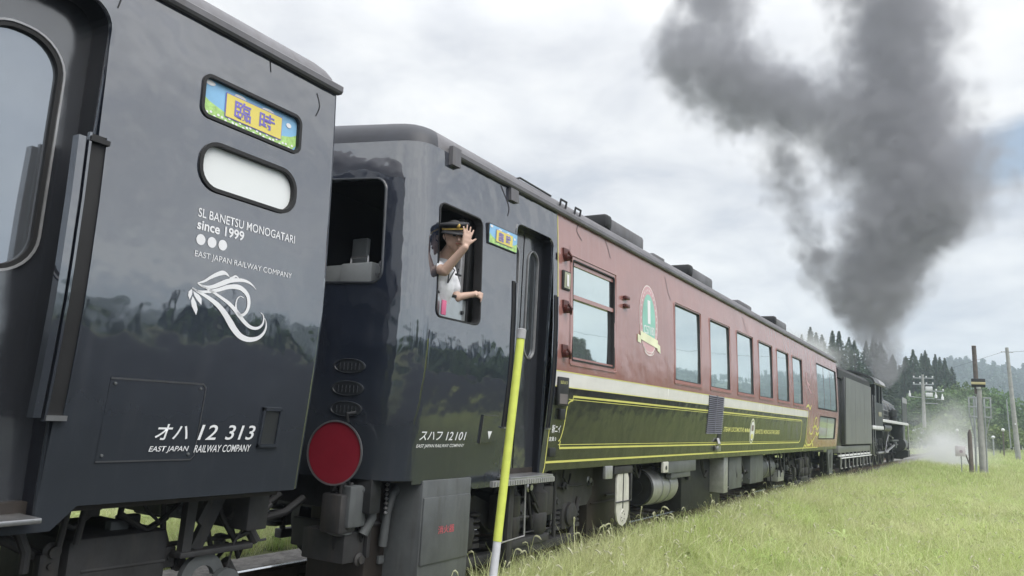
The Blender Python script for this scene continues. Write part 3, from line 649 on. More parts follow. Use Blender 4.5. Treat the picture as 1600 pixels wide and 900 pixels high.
# cab interior
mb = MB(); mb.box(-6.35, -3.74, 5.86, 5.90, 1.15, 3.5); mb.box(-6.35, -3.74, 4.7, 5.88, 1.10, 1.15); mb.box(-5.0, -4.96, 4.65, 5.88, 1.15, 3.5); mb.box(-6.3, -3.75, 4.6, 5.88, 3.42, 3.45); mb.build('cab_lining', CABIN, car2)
mb = MB(); mb.box(-4.80, -4.46, 4.66, 4.92, 2.42, 2.66, .02); mb.box(-4.44, -4.10, 4.58, 4.9, 2.42, 2.65, .02); mb.build('brake_valve_box', CABGREY, car2)
B('wall_cabinet', CABGREY, car2, -4.66, -4.49, 4.93, 4.98, 2.6, 2.95, .01)
mb = MB(); mb.tube([(-4.36, 4.62, 2.64), (-4.36, 4.62, 2.70), (-4.18, 4.62, 2.70), (-4.18, 4.62, 2.64)], .010, 8); mb.build('brake_handle', STEEL, car2)
mb = MB(); mb.sphere((-4.06, 4.66, 2.64), .03); mb.tube([(-4.06, 4.66, 2.48), (-4.06, 4.66, 2.64)], .012, 8); mb.tube([(-4.12, 4.64, 2.44), (-4.12, 4.64, 2.56), (-4.0, 4.64, 2.56)], .012, 8); mb.build('valve_lever', STEEL, car2)
B('cab_shelf', CABIN, car2, -4.9, -3.8, 4.55, 4.9, 2.38, 2.42, .005)
B('white_cloth_piece', mat('white_cloth', (.62, .62, .58), .8), car2, -4.9, -4.7, 4.50, 4.56, 2.42, 2.75, .02)  # piece of white cloth at the window edge
# cab side window: frame, half lowered sash, pillar
loop_frame('cab_window_frame', cabw, RUBBER, car2, SM, depth=.07, width=.012, proud=.008)
mb = MB(); mb.box(-3.70, -3.67, 4.78, 5.35, 2.43, 2.455, .006); mb.box(-3.70, -3.67, 5.325, 5.35, 2.22, 2.43, .004); mb.build('sash_rail', SOOT, car2)
B('sash_pane', mat('grey_milky_glass', (.42, .45, .46), .12, metal=.5), car2, -3.69, -3.68, 4.78, 5.33, 2.20, 2.44, 0)
MB().lathe((-3.685, 5.27, 2.32), (1, 0, 0), [(0, .018), (.02, .016), (.022, 0)], 12, False).build('sash_latch', SOOT, car2)
B('window_pillar', ALU, car2, -3.80, -3.74, 5.30, 5.36, 2.2, 3.15, .01)
B('dark_side_frame', SOOT, car2, -3.83, -3.72, 5.38, 5.5, 2.15, 3.2, .01)  # dark frame along the right of the cab window
# small destination plate
B('plate_frame', SOOT, car2, SX(3.06) - .004, SX(3.06) + .016, 5.495, 5.995, 2.968, 3.155, .006)
pmap = lambda u, z: (SX(3.06) + .016, u, z)
sign_face(5.505, 2.978, 5.985, 3.145, .01, car2, pmap, .002, False)
# door
dr = MB(); d = .17
for (a, b), (c, e_) in zip(door2, door2[1:] + door2[:1]):
    dr.add([(SX(b), a, b), (SX(e_), c, e_), (SX(e_) - d, c, e_), (SX(b) - d, a, b)], [(0, 1, 2, 3)])
dr.build('door_reveal', MATS['black_reveal_paint'], car2, fix=False)
loop_frame('door_surround', door2, BLACK, car2, SM, depth=.02, width=.018, proud=.006)
X2 = -3.755
for a, b in ((5.96, 6.365), (6.385, 6.80)):
    ov = rrect(a + .085, 2.05, b - .085 if b < 6.5 else 6.665, 3.12, .115, 7)
    leaf = sheet([(a, .9), (b, .9), (b, 3.36), (a, 3.36)], [ov], plane_map(X2), mats=MATS['door_leaf_paint'], name='door', parent=car2)
    loop_frame('window_seal', ov, ALU, leaf, plane_map(X2), depth=.01, width=.012, proud=.012)
    flat_panel('door_glass', ov, DARKGLASS, leaf, plane_map(X2), -.012)
MB().box(-3.76, -3.53, 5.98, 6.78, .925, .95, .004).build('door_sill', STEEL, car2)
mb = MB()
for i in range(26): mb.box(-3.53, -3.512, 5.70 + i * .042, 5.70 + i * .042 + .028, .885, .925, 0)
mb.box(-3.56, -3.528, 5.68, 6.80, .88, .93); mb.build('step_tread', ALU, car2)
for y in (5.965, 6.80):
    mb = MB(); bar(mb, y - .022, y + .022, .0, .008, [1.38, 1.5, 1.7, 1.9, 2.1, 2.4, 2.71]); mb.build('dark_slot_strip', RUBBER, car2)  # raised strip, the slot's shade put into its dark colour
    mb = MB(); bar(mb, y + .022, y + .034, .0, .020, [1.38, 1.5, 1.7, 1.9, 2.1, 2.4, 2.70]); mb.build('handrail', BLACK, car2)
    mb = MB(); sidebox(mb, y - .025, y + .035, 1.37, 1.385, .0, .03); mb.build('recess_cap', STEEL, car2)
# lettering
text('スハフ', 4.765, 1.268, 5.06, 1.335, DECAL, car2, SM, bold=.012, shear=.2)
text('12', 5.11, 1.268, 5.205, 1.335, DECAL, car2, SM, bold=.008, shear=.2)
text('101', 5.24, 1.268, 5.395, 1.335, DECAL, car2, SM, bold=.008, shear=.2)
text('EAST JAPAN RAILWAY COMPANY', 4.74, 1.205, 5.385, 1.238, DECAL, car2, SM, bold=.006, shear=.2)
mb = MB(); sidebox(mb, 5.61, 5.83, 1.245, 1.475, .0, .012); hatch = mb.build('small_hatch', BLACK, car2)
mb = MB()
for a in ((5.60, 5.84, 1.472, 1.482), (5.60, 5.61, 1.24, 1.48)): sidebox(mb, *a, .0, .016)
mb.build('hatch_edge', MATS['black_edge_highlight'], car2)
decal_poly('white_arrow', [(5.70, 1.345), (5.77, 1.345), (5.735, 1.275)], DECAL, car2, SM, off=.015)
# end wall fittings
def endplate(off, z, a, b):
    y = 4.305 + (off - .5) * .262
    f = Vector((.25, -1, 0)).normalized(); u_ = Vector((1, .25, 0)).normalized(); c = Vector((CX + off - .03, y, z)); mb = MB(); n_ = 28; vs = []
    for p_, k_ in ((.0, 1.), (.014, 1.), (.016, .93), (.008, .90), (.008, 0.)):
        for i in range(n_): t = 2 * PI * i / n_; vs.append(c + f * p_ + u_ * math.cos(t) * a * k_ + Vector((0, 0, math.sin(t) * b * k_)))
    mb.add(vs, [(r_ * n_ + i, r_ * n_ + (i + 1) % n_, (r_ + 1) * n_ + (i + 1) % n_, (r_ + 1) * n_ + i) for r_ in range(4) for i in range(n_)])
    for row in (-.3, .2):
        for i in range(6): q = c + f * .008 + u_ * (-.62 + .24 * i) * a + Vector((0, 0, row * b)); mb.box(q.x - .008, q.x + .008, q.y - .006, q.y + .002, q.z - .012, q.z + .012)
    return mb.build('cast_plate', mat('cast_plate_paint', (.03, .034, .04), .3, ior=2.), car2)
for z in (1.80, 1.63, 1.475): endplate(.98, z, .135, .058)
mb = MB(); mb.lathe((-4.05, 4.31, 1.155), (.18, -.98, 0), [(0, .10), (.012, .232), (.03, .236), (.03, .224)], 40, caps=False); dsc = mb.build('marker_disc', mat('disc_rim', (.22, .22, .23), .35, metal=.5), car2)
MB().lathe((-4.05, 4.31, 1.155), (.18, -.98, 0), [(.02, .224), (.0202, 0)], 40, False).build('red_face', DISC, dsc)
MB().tube([(-3.98, 4.33, 1.38), (-3.98, 4.31, 1.44), (-3.98, 4.40, 1.45)], .014, 8).build('disc_hook', SOOT, dsc)
B('jumper_socket', SOOT, car2, -4.72, -4.5, 4.18, 4.32, 1.98, 2.36, .02)
B('jumper_cable_box', UNDER, car2, -4.15, -3.95, 4.30, 4.48, .58, .86, .02)
mb = MB(); mb.box(-4.02, -3.92, 4.36, 4.55, .62, .92, .02); mb.lathe((-4.05, 4.42, .55), (0, 0, 1), [(0, .03), (.02, .09), (.14, .12), (.2, .10)], 16); mb.tube([(-3.95, 4.5, .90), (-3.93, 4.6, .82), (-3.93, 4.62, .68), (-3.95, 4.56, .56)], .04, 12); mb.build('electric_jumper', UNDER2, car2)
mb = MB(); mb.tube([(-3.95, 4.80, .45), (-3.93, 4.80, .70), (-3.92, 4.84, .84), (-3.92, 4.94, .90), (-3.95, 5.05, .93)], .034, 12); mb.tube([(-4.0, 4.92, .45), (-4.0, 4.93, .66), (-3.98, 4.99, .7), (-3.98, 5.02, .86)], .026, 10); mb.build('brake_pipe', UNDER2, car2)
mb = MB(); mb.tube([(-3.97, 5.06, .93), (-3.95, 5.02, .66)], .010, 8); mb.box(-3.98, -3.9, 4.98, 5.05, .60, .67, .01); mb.lathe((-3.93, 5.0, .60), (0, -.3, -1), [(0, .03), (.12, .045), (.16, .02)], 12); mb.lathe((-3.93, 5.04, .60), (0, .3, -1), [(0, .03), (.12, .045), (.16, .02)], 12); mb.build('hose_coupling', ALU, car2)
mb = MB()
for i in range(7): mb.lathe((-3.9, 4.74, .93 - i * .035), (0, .2, -1), [(0, .006), (.014, .018), (.028, .006)], 8)
mb.build('safety_chain', STEEL, car2)
mb = MB(); mb.box(-4.75, -3.95, 4.62, 4.66, .38, .60, .01); mb.box(-4.4, -3.98, 4.40, 4.62, .36, .58, .01); mb.build('lower_step_box', UNDER, car2)
B('headstock', SOOT, car2, -6.3, -3.85, 4.50, 4.62, .72, .97, .01)
mb = MB(); mb.box(-5.2, -4.9, 4.0, 4.6, .66, .86, .03); mb.box(-5.3, -4.8, 3.98, 4.22, .58, .94, .05); mb.build('coupler', SOOT, car2)
mb = MB()
for k in range(8):
    y = 3.94 + k * .042; mb.box(CX - .5 + (k % 2) * .02, CX + .5 - (k % 2) * .02, y, y + .035, .95, 3.2, .008)
mb.build('gangway_bellows', RUBBER, car2)
# extinguisher cabinet under the cab
B('extinguisher_cabinet', UNDER2, car2, -4.3, -3.66, 4.88, 5.55, .10, .96, .012)
B('extinguisher_lid', UNDER2, car2, -3.665, -3.645, 4.89, 5.53, .33, .83, .006)
xm = lambda u, z: (-3.645, u, z)
text('消火器', 5.09, .545, 5.31, .605, mat('red_lettering', (.55, .10, .13), .5), car2, xm, bold=.004, off=.003)
B('battery_box', UNDERB, car2, -4.6, -4.0, 4.66, 4.9, .10, .92, .02)
for z in (.66, .34): B('cabinet_hinge', UNDER2, car2, -4.0, -3.97, 4.80, 4.86, z - .03, z + .03, .005)
# step ladder loop below the door
mb = MB(); mb.tube([(-3.62, 6.0, .89), (-3.62, 6.02, .38), (-3.62, 6.42, .40), (-3.62, 6.40, .89)], .010, 8); mb.build('step_loop', ALU, car2)
B('step_hanger', UNDER, car2, -3.75, -3.69, 6.24, 6.33, .12, .90, .01)
bogie(6.95, car2); bogie(21.6, car2)
# equipment row, near to far
mb = MB(); mb.prism([(7.55, .95), (7.55, .62), (7.68, .5), (8.45, .5), (8.6, .62), (8.6, .95)], -4.05, -3.95); mb.build('bracket_plate', UNDER, car2)
B('ribbed_cover', UNDERB, car2, -4.6, -3.98, 8.55, 9.9, .12, .95, .02)
mb = MB(); mb.tube([(-3.96, 8.6, .50), (-3.96, 9.85, .50)], .008, 6); mb.tube([(-3.96, 8.6, .20), (-3.96, 9.85, .20)], .008, 6); mb.build('cover_rib', UNDERB, car2)
bl = [(8.78, .86), (8.76, .80), (8.76, .42), (8.80, .32), (8.86, .27), (8.96, .24), (9.06, .27), (9.12, .33), (9.15, .42), (9.13, .80), (9.08, .88), (8.84, .88)]
mb = MB(); mb.prism(bl, -3.72, -3.70); pl = mb.build('white_blade', WHRED, car2)
mb = MB(); mb.prism([(8.945, .86), (8.965, .86), (8.965, .45), (8.945, .45)], -3.70, -3.695); mb.build('blade_slot', SOOT, pl)
mb = MB(); mb.lathe((-3.70, 8.96, .36), (1, 0, 0), [(0, .075), (.006, .07), (.006, 0)], 20, False); mb.build('blade_boss', WHRED, pl)
for i in range(6): a = i * PI / 3 + .3; MB().lathe((-3.694, 8.96 + .045 * math.cos(a), .36 + .055 * math.sin(a)), (1, 0, 0), [(0, .008), (.003, .008), (.003, 0)], 8, False).build('bolt_hole', SOOT, pl)
mb = MB(); mb.box(-3.74, -3.69, 8.66, 9.22, .86, .95, .006); mb.box(-3.74, -3.69, 9.18, 9.22, .52, .86, .005); mb.tube([(-3.69, 8.72, .53), (-3.69, 9.2, .53)], .008, 6); mb.build('blade_carrier', UNDER, car2)
for y in (8.42, 10.35): B('lifting_lug', WHRED if y > 9 else ALU, car2, -3.70, -3.66, y - .09, y + .11, .82, .965, .006)
mb = MB(); mb.lathe((-3.66, 10.36, .885), (1, 0, 0), [(0, .028), (.006, .028), (.006, 0)], 12, False); mb.build('lug_hole', SOOT, car2)
mb = MB(); mb.lathe((-4.02, 10.15, .60), (0, 1, 0), [(0, .0), (.0, .10), (.015, .10), (.02, .225), (.0, .24), (.06, .25)], 36, False); mb.build('tank_end', SOOT, car2)
mb = MB(); mb.lathe((-4.02, 10.2, .60), (0, 1, 0), [(0, .25), (1.0, .25), (1.1, .22), (1.18, .12), (1.2, 0)], 36, False); tk = mb.build('air_reservoir', ALU, car2)
for y in (10.55, 10.85): MB().lathe((-4.02, y, .60), (0, 1, 0), [(0, .25), (0, .262), (.05, .262), (.05, .25)], 36, False).build('tank_strap', STEEL, tk)
mb = MB(); mb.box(-3.75, -3.68, 10.5, 11.75, .80, .97, .01); mb.box(-3.78, -3.70, 10.7, 11.55, .72, .82, .01); mb.box(-4.1, -4.0, 10.9, 11.3, .4, .8, .01); mb.build('tank_mount', UNDER2, car2)
B('generator_housing', SOOT, car2, -4.9, -4.0, 12.05, 14.2, .12, .95, .02)
B('cabinet', ALU, car2, -4.3, -3.75, 13.55, 13.8, .35, .96, .01)
B('cabinet', UNDER2, car2, -4.3, -3.78, 14.0, 14.85, .38, .955, .01)
B('cabinet', UNDER, car2, -4.5, -4.05, 14.9, 15.7, .3, .96, .01)
B('cabinet', UNDER2, car2, -4.3, -3.80, 15.6, 16.65, .40, .96, .01)
mb = MB(); mb.lathe((-4.1, 16.75, .64), (0, 1, 0), [(0, 0), (0, .12), (.06, .22), (.14, .25), (1.3, .25), (1.38, .22), (1.44, .1), (1.44, 0)], 28, False); tk = mb.build('air_reservoir', UNDER2, car2)
MB().lathe((-4.1, 17.3, .64), (0, 1, 0), [(0, .25), (0, .26), (.06, .26), (.06, .25)], 28, False).build('tank_strap', STEEL, tk)
B('cabinet', ALU, car2, -4.2, -3.95, 18.8, 19.4, .28, .52, .01)
for y in (18.5, 18.8, 19.2): MB().tube([(-3.9, y, .96), (-3.9, y, .4)], .014, 6).build('hanger_rod', UNDER2, car2)
mb = MB(); mb.prism([(24.1, .97), (25.1, .97), (24.95, .25), (24.35, .25)], -3.74, -3.69); mb.build('end_step_plate', UNDER2, car2)
mb = MB(); mb.prism([(24.4, .82), (24.75, .90), (24.68, .45), (24.45, .42)], -3.689, -3.684); mb.build('step_cutout', SOOT, car2)
def clutter(parent, y0, y1, x, z0, z1, n_, seed, m=UNDER):
    rr = random.Random(seed)
    for i in range(n_):
        y = rr.uniform(y0, y1); z = rr.uniform(z0, z1); k_ = rr.random(); mb = MB(); xx = x - rr.uniform(0, .12)
        if k_ < .35:
            a = rr.uniform(.1, .35); mb.tube([(xx, y, .94), (xx + .01, y + rr.uniform(-.05, .05), (z + .94) / 2), (xx + .02, y + a * .5, z), (xx, y + a, z + rr.uniform(.02, .2))], rr.uniform(.009, .022), 8); mb.build('hose', RUBBER if rr.random() < .5 else m, parent)
        elif k_ < .6:
            a, b = rr.uniform(.05, .14), rr.uniform(.06, .16); mb.box(xx - .06, xx, y, y + a, z, z + b, .01)
            mb.lathe((xx, y + a / 2, z + b / 2), (1, 0, 0), [(0, .018), (.015, .016), (.016, 0)], 8, False); mb.build('valve_box', m if rr.random() < .6 else UNDER2, parent)
        elif k_ < .8:
            mb.tube([(xx, y, z), (xx, y + rr.uniform(.3, .9), z + rr.uniform(-.02, .02))], rr.uniform(.008, .018), 8); mb.build('brake_rod', m, parent)
        else:
            mb.lathe((xx, y, z), (1, 0, 0), [(0, .045), (.02, .05), (.03, .03), (.05, .03), (.05, 0)], 12, False); mb.build('drain_cock', STEEL if rr.random() < .4 else m, parent)
clutter(car, 2.25, 3.5, -4.05, .35, .85, 22, 3); clutter(car, 3.45, 3.6, -4.2, .5, .85, 5, 4)
clutter(car2, 4.35, 4.85, -3.98, .35, .85, 14, 5); clutter(car2, 5.6, 6.3, -4.05, .35, .85, 10, 6); clutter(car2, 6.4, 8.0, -3.90, .25, .85, 34, 7); clutter(car2, 8.0, 9.0, -3.9, .55, .9, 5, 8)
clutter(car2, 9.3, 14.0, -3.85, .6, .9, 14, 9); clutter(car2, 14.0, 20.0, -3.80, .35, .9, 26, 10); clutter(car2, 20.2, 23.2, -3.9, .3, .85, 22, 11)
# passenger windows
loop_frame('window_frame', rrect(7.16, 2.05, 8.35, 3.20, .012, 2), RED, car2, SM, depth=.02, width=.014, proud=.010)
loop_frame('window_frame', winA, RUBBER, car2, SM, depth=.05, width=.016, proud=.006)
flat_panel('upper_pane', rrect(7.215, 2.785, 8.22, 3.11, .004, 1), GLASS, car2, SM, -.03); flat_panel('lower_pane', rrect(7.215, 2.12, 8.20, 2.755, .004, 1), GLASS, car2, SM, -.042)
mb = MB(); sidebox(mb, 7.21, 8.30, 2.745, 2.79, -.045, -.012); sidebox(mb, 7.21, 8.30, 3.105, 3.15, -.05, -.015); sidebox(mb, 7.21, 8.30, 2.10, 2.125, -.05, -.015); mb.build('window_sash', RED, car2)
mb = MB(); sidebox(mb, 8.205, 8.30, 2.10, 3.15, -.06, -.03); mb.build('sash_side', SOOT, car2)
for l in wins:
    a, b = l[-1][0], 0
    y0 = min(p[0] for p in l); y1 = max(p[0] for p in l); z0 = min(p[1] for p in l); z1 = max(p[1] for p in l)
    fr = loop_frame('window', rrect(y0 - .05, z0 - .06, y1 + .05, z1 + .03, .02, 3), RED, car2, SM, depth=.01, width=.010, proud=.012)
    loop_frame('rubber_seal', l, RUBBER, fr, SM, depth=.03, width=.010, proud=.004)
    flat_panel('window_pane', l, GLASS, fr, SM, -.022)
    sb = MB(); sidebox(sb, y0 - .05, y1 + .05, z0 - .055, z0 - .012, -.002, .012); sb.build('window_sill', mat('maroon_sill', (.36, .16, .14), .25), fr)
PALE = mat('pale_blind_glass', (.42, .48, .44), .06, metal=.6)
ob = loop_frame('observation_window', wing, RUBBER, car2, SM, depth=.03, width=.015, proud=.006)
for a, b in ((22.03, 23.15), (23.2, 24.25), (24.3, 25.32)): flat_panel('window_pane', rrect(a, 2.10, b, 3.26, .01, 1), GLASS, ob, SM, -.02)
lo = loop_frame('lower_window', wlow, RUBBER, car2, SM, depth=.03, width=.012, proud=.006)
for a, b in ((22.32, 23.65), (23.7, 25.08)): flat_panel('window_pane', rrect(a, 1.285, b, 1.865, .01, 1), PALE, lo, SM, -.02)
# lining
mb = MB()
strip([(6.85, 1.958), (20.55, 1.958)], .010, SM, .0015, mb); strip([(6.85, 1.803), (20.55, 1.803)], .010, SM, .0015, mb)
strip([(6.85, 3.56), (6.85, 2.6), (6.85, 2.0), (6.85, 1.6), (6.85, 1.3), (6.85, 1.0), (6.83, .94)], .014, SM, .002, mb)
strip([(6.86, 1.048), (22.3, 1.048)], .022, SM, .002, mb)
z0, z1 = 1.185, 1.715
loopo = [(7.28, z1), (19.75, z1), (19.80, z1 - .06), (19.80, z0 + .10), (19.72, z0), (7.13, z0)]
strip([(7.30, z1), (19.72, z1)], .022, SM, .002, mb); strip([(7.12, z0), (19.62, z0)], .022, SM, .002, mb)
strip(catmull([(19.72, z1), (19.82, z1 - .07), (19.82, z0 + .10), (19.62, z0)], 5), .03, SM, .002, mb)
strip([(7.30, z1 + .01), (7.30, z1 - .045)], .016, SM, .002, mb); strip(catmull([(7.30, z1 - .04), (7.22, z1 - .06), (7.18, z1 - .12), (7.16, 1.4), (7.12, z0 + .10), (7.08, z0 + .07)], 5), .016, SM, .002, mb); strip([(7.12, z0 + .075), (7.12, z0)], .016, SM, .002, mb)
strip([(7.20, z1 - .032), (19.66, z1 - .032)], .007, SM, .002, mb); strip([(7.08, z0 + .034), (19.6, z0 + .034)], .007, SM, .002, mb)
mb.build('lining', YEL, car2, fix=False)
# crest on the maroon panel
CR1 = mat('crest_pink', (.60, .36, .38), .35); CR2 = mat('crest_green', (.26, .56, .46), .35); CR3 = mat('crest_cream', (.78, .80, .55), .35)
cy, cz = 9.42, 2.80
c_ = decal_poly('crest', ellipse(cy, cz, .33, .46, 40), mat('crest_line', (.82, .72, .70), .35), car2, SM, .003)
decal_poly('crest_rim', ellipse(cy, cz, .315, .445, 40), CR1, c_, SM, .005)
for i in range(30):
    t = 2 * PI * i / 30
    if math.sin(t) > -.45: decal_poly('crest_letter', ellipse(cy + .275 * math.cos(t), cz + .395 * math.sin(t), .014, .018, 6), mat('crest_line', (.82, .72, .70), .35), c_, SM, .007)
decal_poly('crest_field', [(cy + .235 * math.cos(t), cz - .02 + .36 * math.sin(t)) for t in np.linspace(-.35, PI + .35, 30)] + [(cy - .2, cz - .25), (cy + .2, cz - .25)], CR2, c_, SM, .007)
text('1', cy - .05, cz - .05, cy + .05, cz + .26, DECAL, c_, SM, .03, off=.009)
text('C57180', cy - .19, cz - .19, cy + .19, cz - .08, DECAL, c_, SM, .01, off=.009)
decal_poly('crest_ribbon', [(cy - .31, cz - .17), (cy + .31, cz - .235), (cy + .31, cz - .345), (cy - .31, cz - .28)], CR3, c_, SM, .010)
decal_poly('ribbon_tail', [(cy - .40, cz - .22), (cy - .28, cz - .24), (cy - .30, cz - .33), (cy - .41, cz - .32)], CR3, c_, SM, .008)
decal_poly('ribbon_tail', [(cy + .40, cz - .30), (cy + .28, cz - .27), (cy + .30, cz - .37), (cy + .41, cz - .40)], CR3, c_, SM, .008)
for k_ in (.06, .10): mb = MB(); strip([(cy + .17 * math.cos(t), cz - .30 - k_ + .06 * math.sin(t)) for t in np.linspace(PI, 2 * PI, 10)], .012, SM, .008, mb); mb.build('crest_swag', MATS['crest_line'], c_, fix=False)
# fittings beside the first window
for z in (3.17, 2.68, 2.17):
    if z == 2.68:
        continue
for z in (3.17, 2.62, 2.16):
    mb = MB(); sidebox(mb, 6.95, 7.07, z - .01, z + .07, 0, .02); mb.lathe((SX(z), 7.01, z - .02), (1, 0, 0), [(0, .045), (.05, .045), (.07, .03), (.07, 0)], 12, False); mb.tube([(SX(z) + .06, 6.97, z + .03), (SX(z) + .085, 7.0, z - .02), (SX(z) + .06, 7.04, z - .07)], .012, 6); mb.build('side_lamp_bracket', mat('dark_maroon_metal', (.09, .025, .02), .35), car2)
B('number_plate_frame', SOOT, car2, SX(2.9), SX(2.9) + .02, 6.93, 7.10, 2.80, 3.0, .004)
B('number_plate', mat('olive_plate', (.40, .42, .30), .4), car2, SX(2.9) + .02, SX(2.9) + .024, 6.96, 7.09, 2.82, 2.985, 0)
text('1', 7.0, 2.84, 7.045, 2.965, DECAL, car2, SM, .03, off=.030)
mb = MB()
strip([(7.125, 3.3), (7.125, 2.4), (7.12, 2.05)], .006, SM, .004, mb); mb.build('conduit', mat('dark_maroon_metal'), car2, fix=False)
for z in (2.97, 2.87): B('tail_lamp', MATS['dark_maroon_metal'], car2, SX(z), SX(z) + .05, 8.55, 8.68, z - .025, z + .02, .012)
B('destination_frame', SOOT, car2, SX(1.8) - .002, SX(1.75) + .03, 6.90, 7.13, 1.61, 1.90, .008)
B('destination_card', mat('card_grey', (.16, .14, .14), .5), car2, SX(1.7) + .028, SX(1.7) + .036, 6.93, 7.10, 1.63, 1.73, 0)
text('SLばんえつ', 6.93, 1.83, 7.09, 1.865, DECALY, car2, lambda u, z: (SX(1.75) + .031, u, z), .01, off=.002)
B('lamp_socket', SOOT, car2, SX(1.5), SX(1.5) + .04, 6.99, 7.10, 1.47, 1.58, .01)
text('新ニイ', 6.905, 1.335, 7.09, 1.42, DECAL, car2, SM, .015)
text('定員 0', 6.87, 1.255, 7.02, 1.30, DECAL, car2, SM, .015)
B('cable_socket', SOOT, car2, SX(1.1) - .01, SX(1.1) + .02, 6.90, 7.03, 1.10, 1.19, .008)
# ventilation grille
mb = MB(); zs_ = np.linspace(1.37, 1.955, 20)
mb = MB()
for a_, b_ in zip(list(zs_) , list(zs_)[1:]): sidebox(mb, 12.10, 12.92, a_ - .01, b_, -.01, .003)
g_ = mb.build('vent_grille', mat('grille_shadow', (.012, .012, .016), .6), car2)
for z in zs_:
    mb = MB(); mb.prism_y([(SX(z) + .004, z - .008), (SX(z) + .016, z - .014), (SX(z) + .016, z - .007), (SX(z) + .004, z + .006)], 12.08, 12.94); mb.build('slat', mat('grille_slat', (.17, .17, .22), .35), g_)
mb = MB(); sidebox(mb, 12.50, 12.53, 1.36, 1.97, .01, .02); mb.build('mullion', MATS['grille_slat'], g_)
text('STEAM LOCOMOTIVE', 13.06, 1.395, 14.40, 1.475, DECALY, car2, SM, .02, shear=.1)
for i in range(3): decal_poly('dot', ellipse(14.50 + i * .13, 1.43, .05, .038, 12), DECALY, car2, SM)
text('BANETSU MONOGATARI SERIES', 15.28, 1.37, 17.4, 1.455, DECALY, car2, SM, .02)
mo = decal_poly('oval_badge', ellipse(15.0, 1.42, .20, .235, 30), mat('badge_cream', (.66, .68, .48), .35), car2, SM, .004)
decal_poly('badge_line', ellipse(15.0, 1.42, .165, .20, 30), GREEN, mo, SM, .006); decal_poly('badge_field', ellipse(15.0, 1.42, .145, .18, 30), SWHT, mo, SM, .008); decal_poly('badge_engine', rrect(14.92, 1.42, 15.08, 1.53, .03), mat('badge_brown', (.22, .17, .16), .4), mo, SM, .010); decal_poly('badge_foot', ellipse(15.0, 1.32, .09, .05), DECALY, mo, SM, .010)
mb = MB(); mb.lathe((SX(1.3), 12.85, 1.33), (1, 0, 0), [(0, .10), (.01, .10), (.012, 0)], 16, False); mb.build('filler_cover', SOOT, car2)
mb = MB(); mb.tube([(SX(1.2) + .02, 12.72, 1.28), (SX(1.2) + .05, 12.70, 1.2), (SX(1.15) + .03, 12.72, 1.13)], .03, 8); mb.box(SX(1.15), SX(1.15) + .06, 12.62, 12.80, 1.08, 1.16, .01); mb.build('filler_nozzle', STEEL, car2)
# yellow scroll near the far end
mb = MB()
for pts, w_ in (([(20.45, 1.95), (20.5, 1.6), (20.5, 1.3), (20.4, 1.05)], .05), ([(20.75, 1.95), (20.75, 1.6), (20.95, 1.42), (21.3, 1.42), (21.5, 1.60), (21.6, 1.78), (21.8, 1.82), (21.9, 1.7), (21.75, 1.5)], .045), ([(20.5, 1.25), (20.7, 1.13), (21.1, 1.12), (21.4, 1.2), (21.9, 1.4)], .05), ([(21.3, 1.55), (21.7, 1.6), (22.0, 1.52), (22.2, 1.6)], .06), ([(21.8, 1.45), (22.1, 1.38), (22.3, 1.45)], .07), ([(21.2, 1.25), (21.5, 1.12), (21.6, 1.05)], .06), ([(20.3, 2.05), (20.6, 2.1), (20.8, 2.02), (21.0, 2.12)], .06), ([(20.2, 1.0), (20.4, 1.12), (20.7, 1.05)], .045)):
    strip(catmull(pts, 6), 0, SM, .004, mb, taper=lambda t, a=w_: a * (.5 + .6 * math.sin(PI * t)))
mb.build('gold_scroll', YEL, car2, fix=False)
mb = MB(); strip(catmull([(20.5, 2.9), (20.42, 2.75), (20.6, 2.6), (20.8, 2.5), (21.0, 2.42)], 6), .05, SM, .004, mb); strip(catmull([(20.8, 2.62), (20.6, 2.66), (20.45, 2.72)], 5), .04, SM, .004, mb); mb.build('pink_scroll', CR1, car2, fix=False)
# seams, stains and brackets near the gutter
SEAM = mat('dark_seam', (.03, .025, .03), .6)
for pts in ([(7.35, 3.60), (7.30, 3.50), (7.42, 3.42)], [(5.72, 3.56), (5.86, 3.40), (5.84, 3.30)], [(8.05, 3.58), (8.12, 3.50), (8.2, 3.38)], [(10.1, 3.5), (10.2, 3.3), (10.3, 3.2)], [(14.3, 3.5), (14.5, 3.3), (14.6, 3.2)]):
    mb = MB(); strip(catmull(pts, 4), .010, SM, .003, mb); mb.build('seam', SEAM, car2, fix=False)
mb = MB(); sidebox(mb, 5.86, 6.0, 3.46, 3.58, .0, .03); mb.build('gutter_drain', ROOF, car2)
mb = MB(); sidebox(mb, 4.90, 5.02, 3.50, 3.66, .0, .04); mb.build('gutter_end', ROOF, car2)
for y in (6.95, 7.30): MB().tube([(-3.68, y, 3.70), (-3.67, y, 3.765), (-3.67, y + .13, 3.765), (-3.68, y + .13, 3.70)], .012, 8).build('roof_hoop', SOOT, car2)
MB().tube([(-3.74, 6.12, 3.75), (-3.74, 6.2, 3.785), (-3.74, 6.85, 3.78)], .010, 6).build('roof_rod', SOOT, car2)
vent0 = None
for y, a in ((8.70, 1.), (12.0, 1.), (18.2, 1.)):
    mb = MB(); mb.box(-4.35, -3.86, y, y + 1.15, 3.80, 4.02, .05); v_ = mb.build('roof_ventilator', ROOF, car2)
    mb = MB(); mb.box(-4.36, -3.85, y - .18, y + .02, 3.86, 4.035, .04); mb.build('cowl', SOOT, v_)
MB().box(-4.2, -3.86, 14.9, 15.9, 3.80, 3.93, .03).build('roof_ventilator', ROOF, car2)
MB().box(-3.98, -3.74, 9.9, 10.35, 3.74, 3.81, .02).build('roof_walkway_bracket', ROOF, car2)

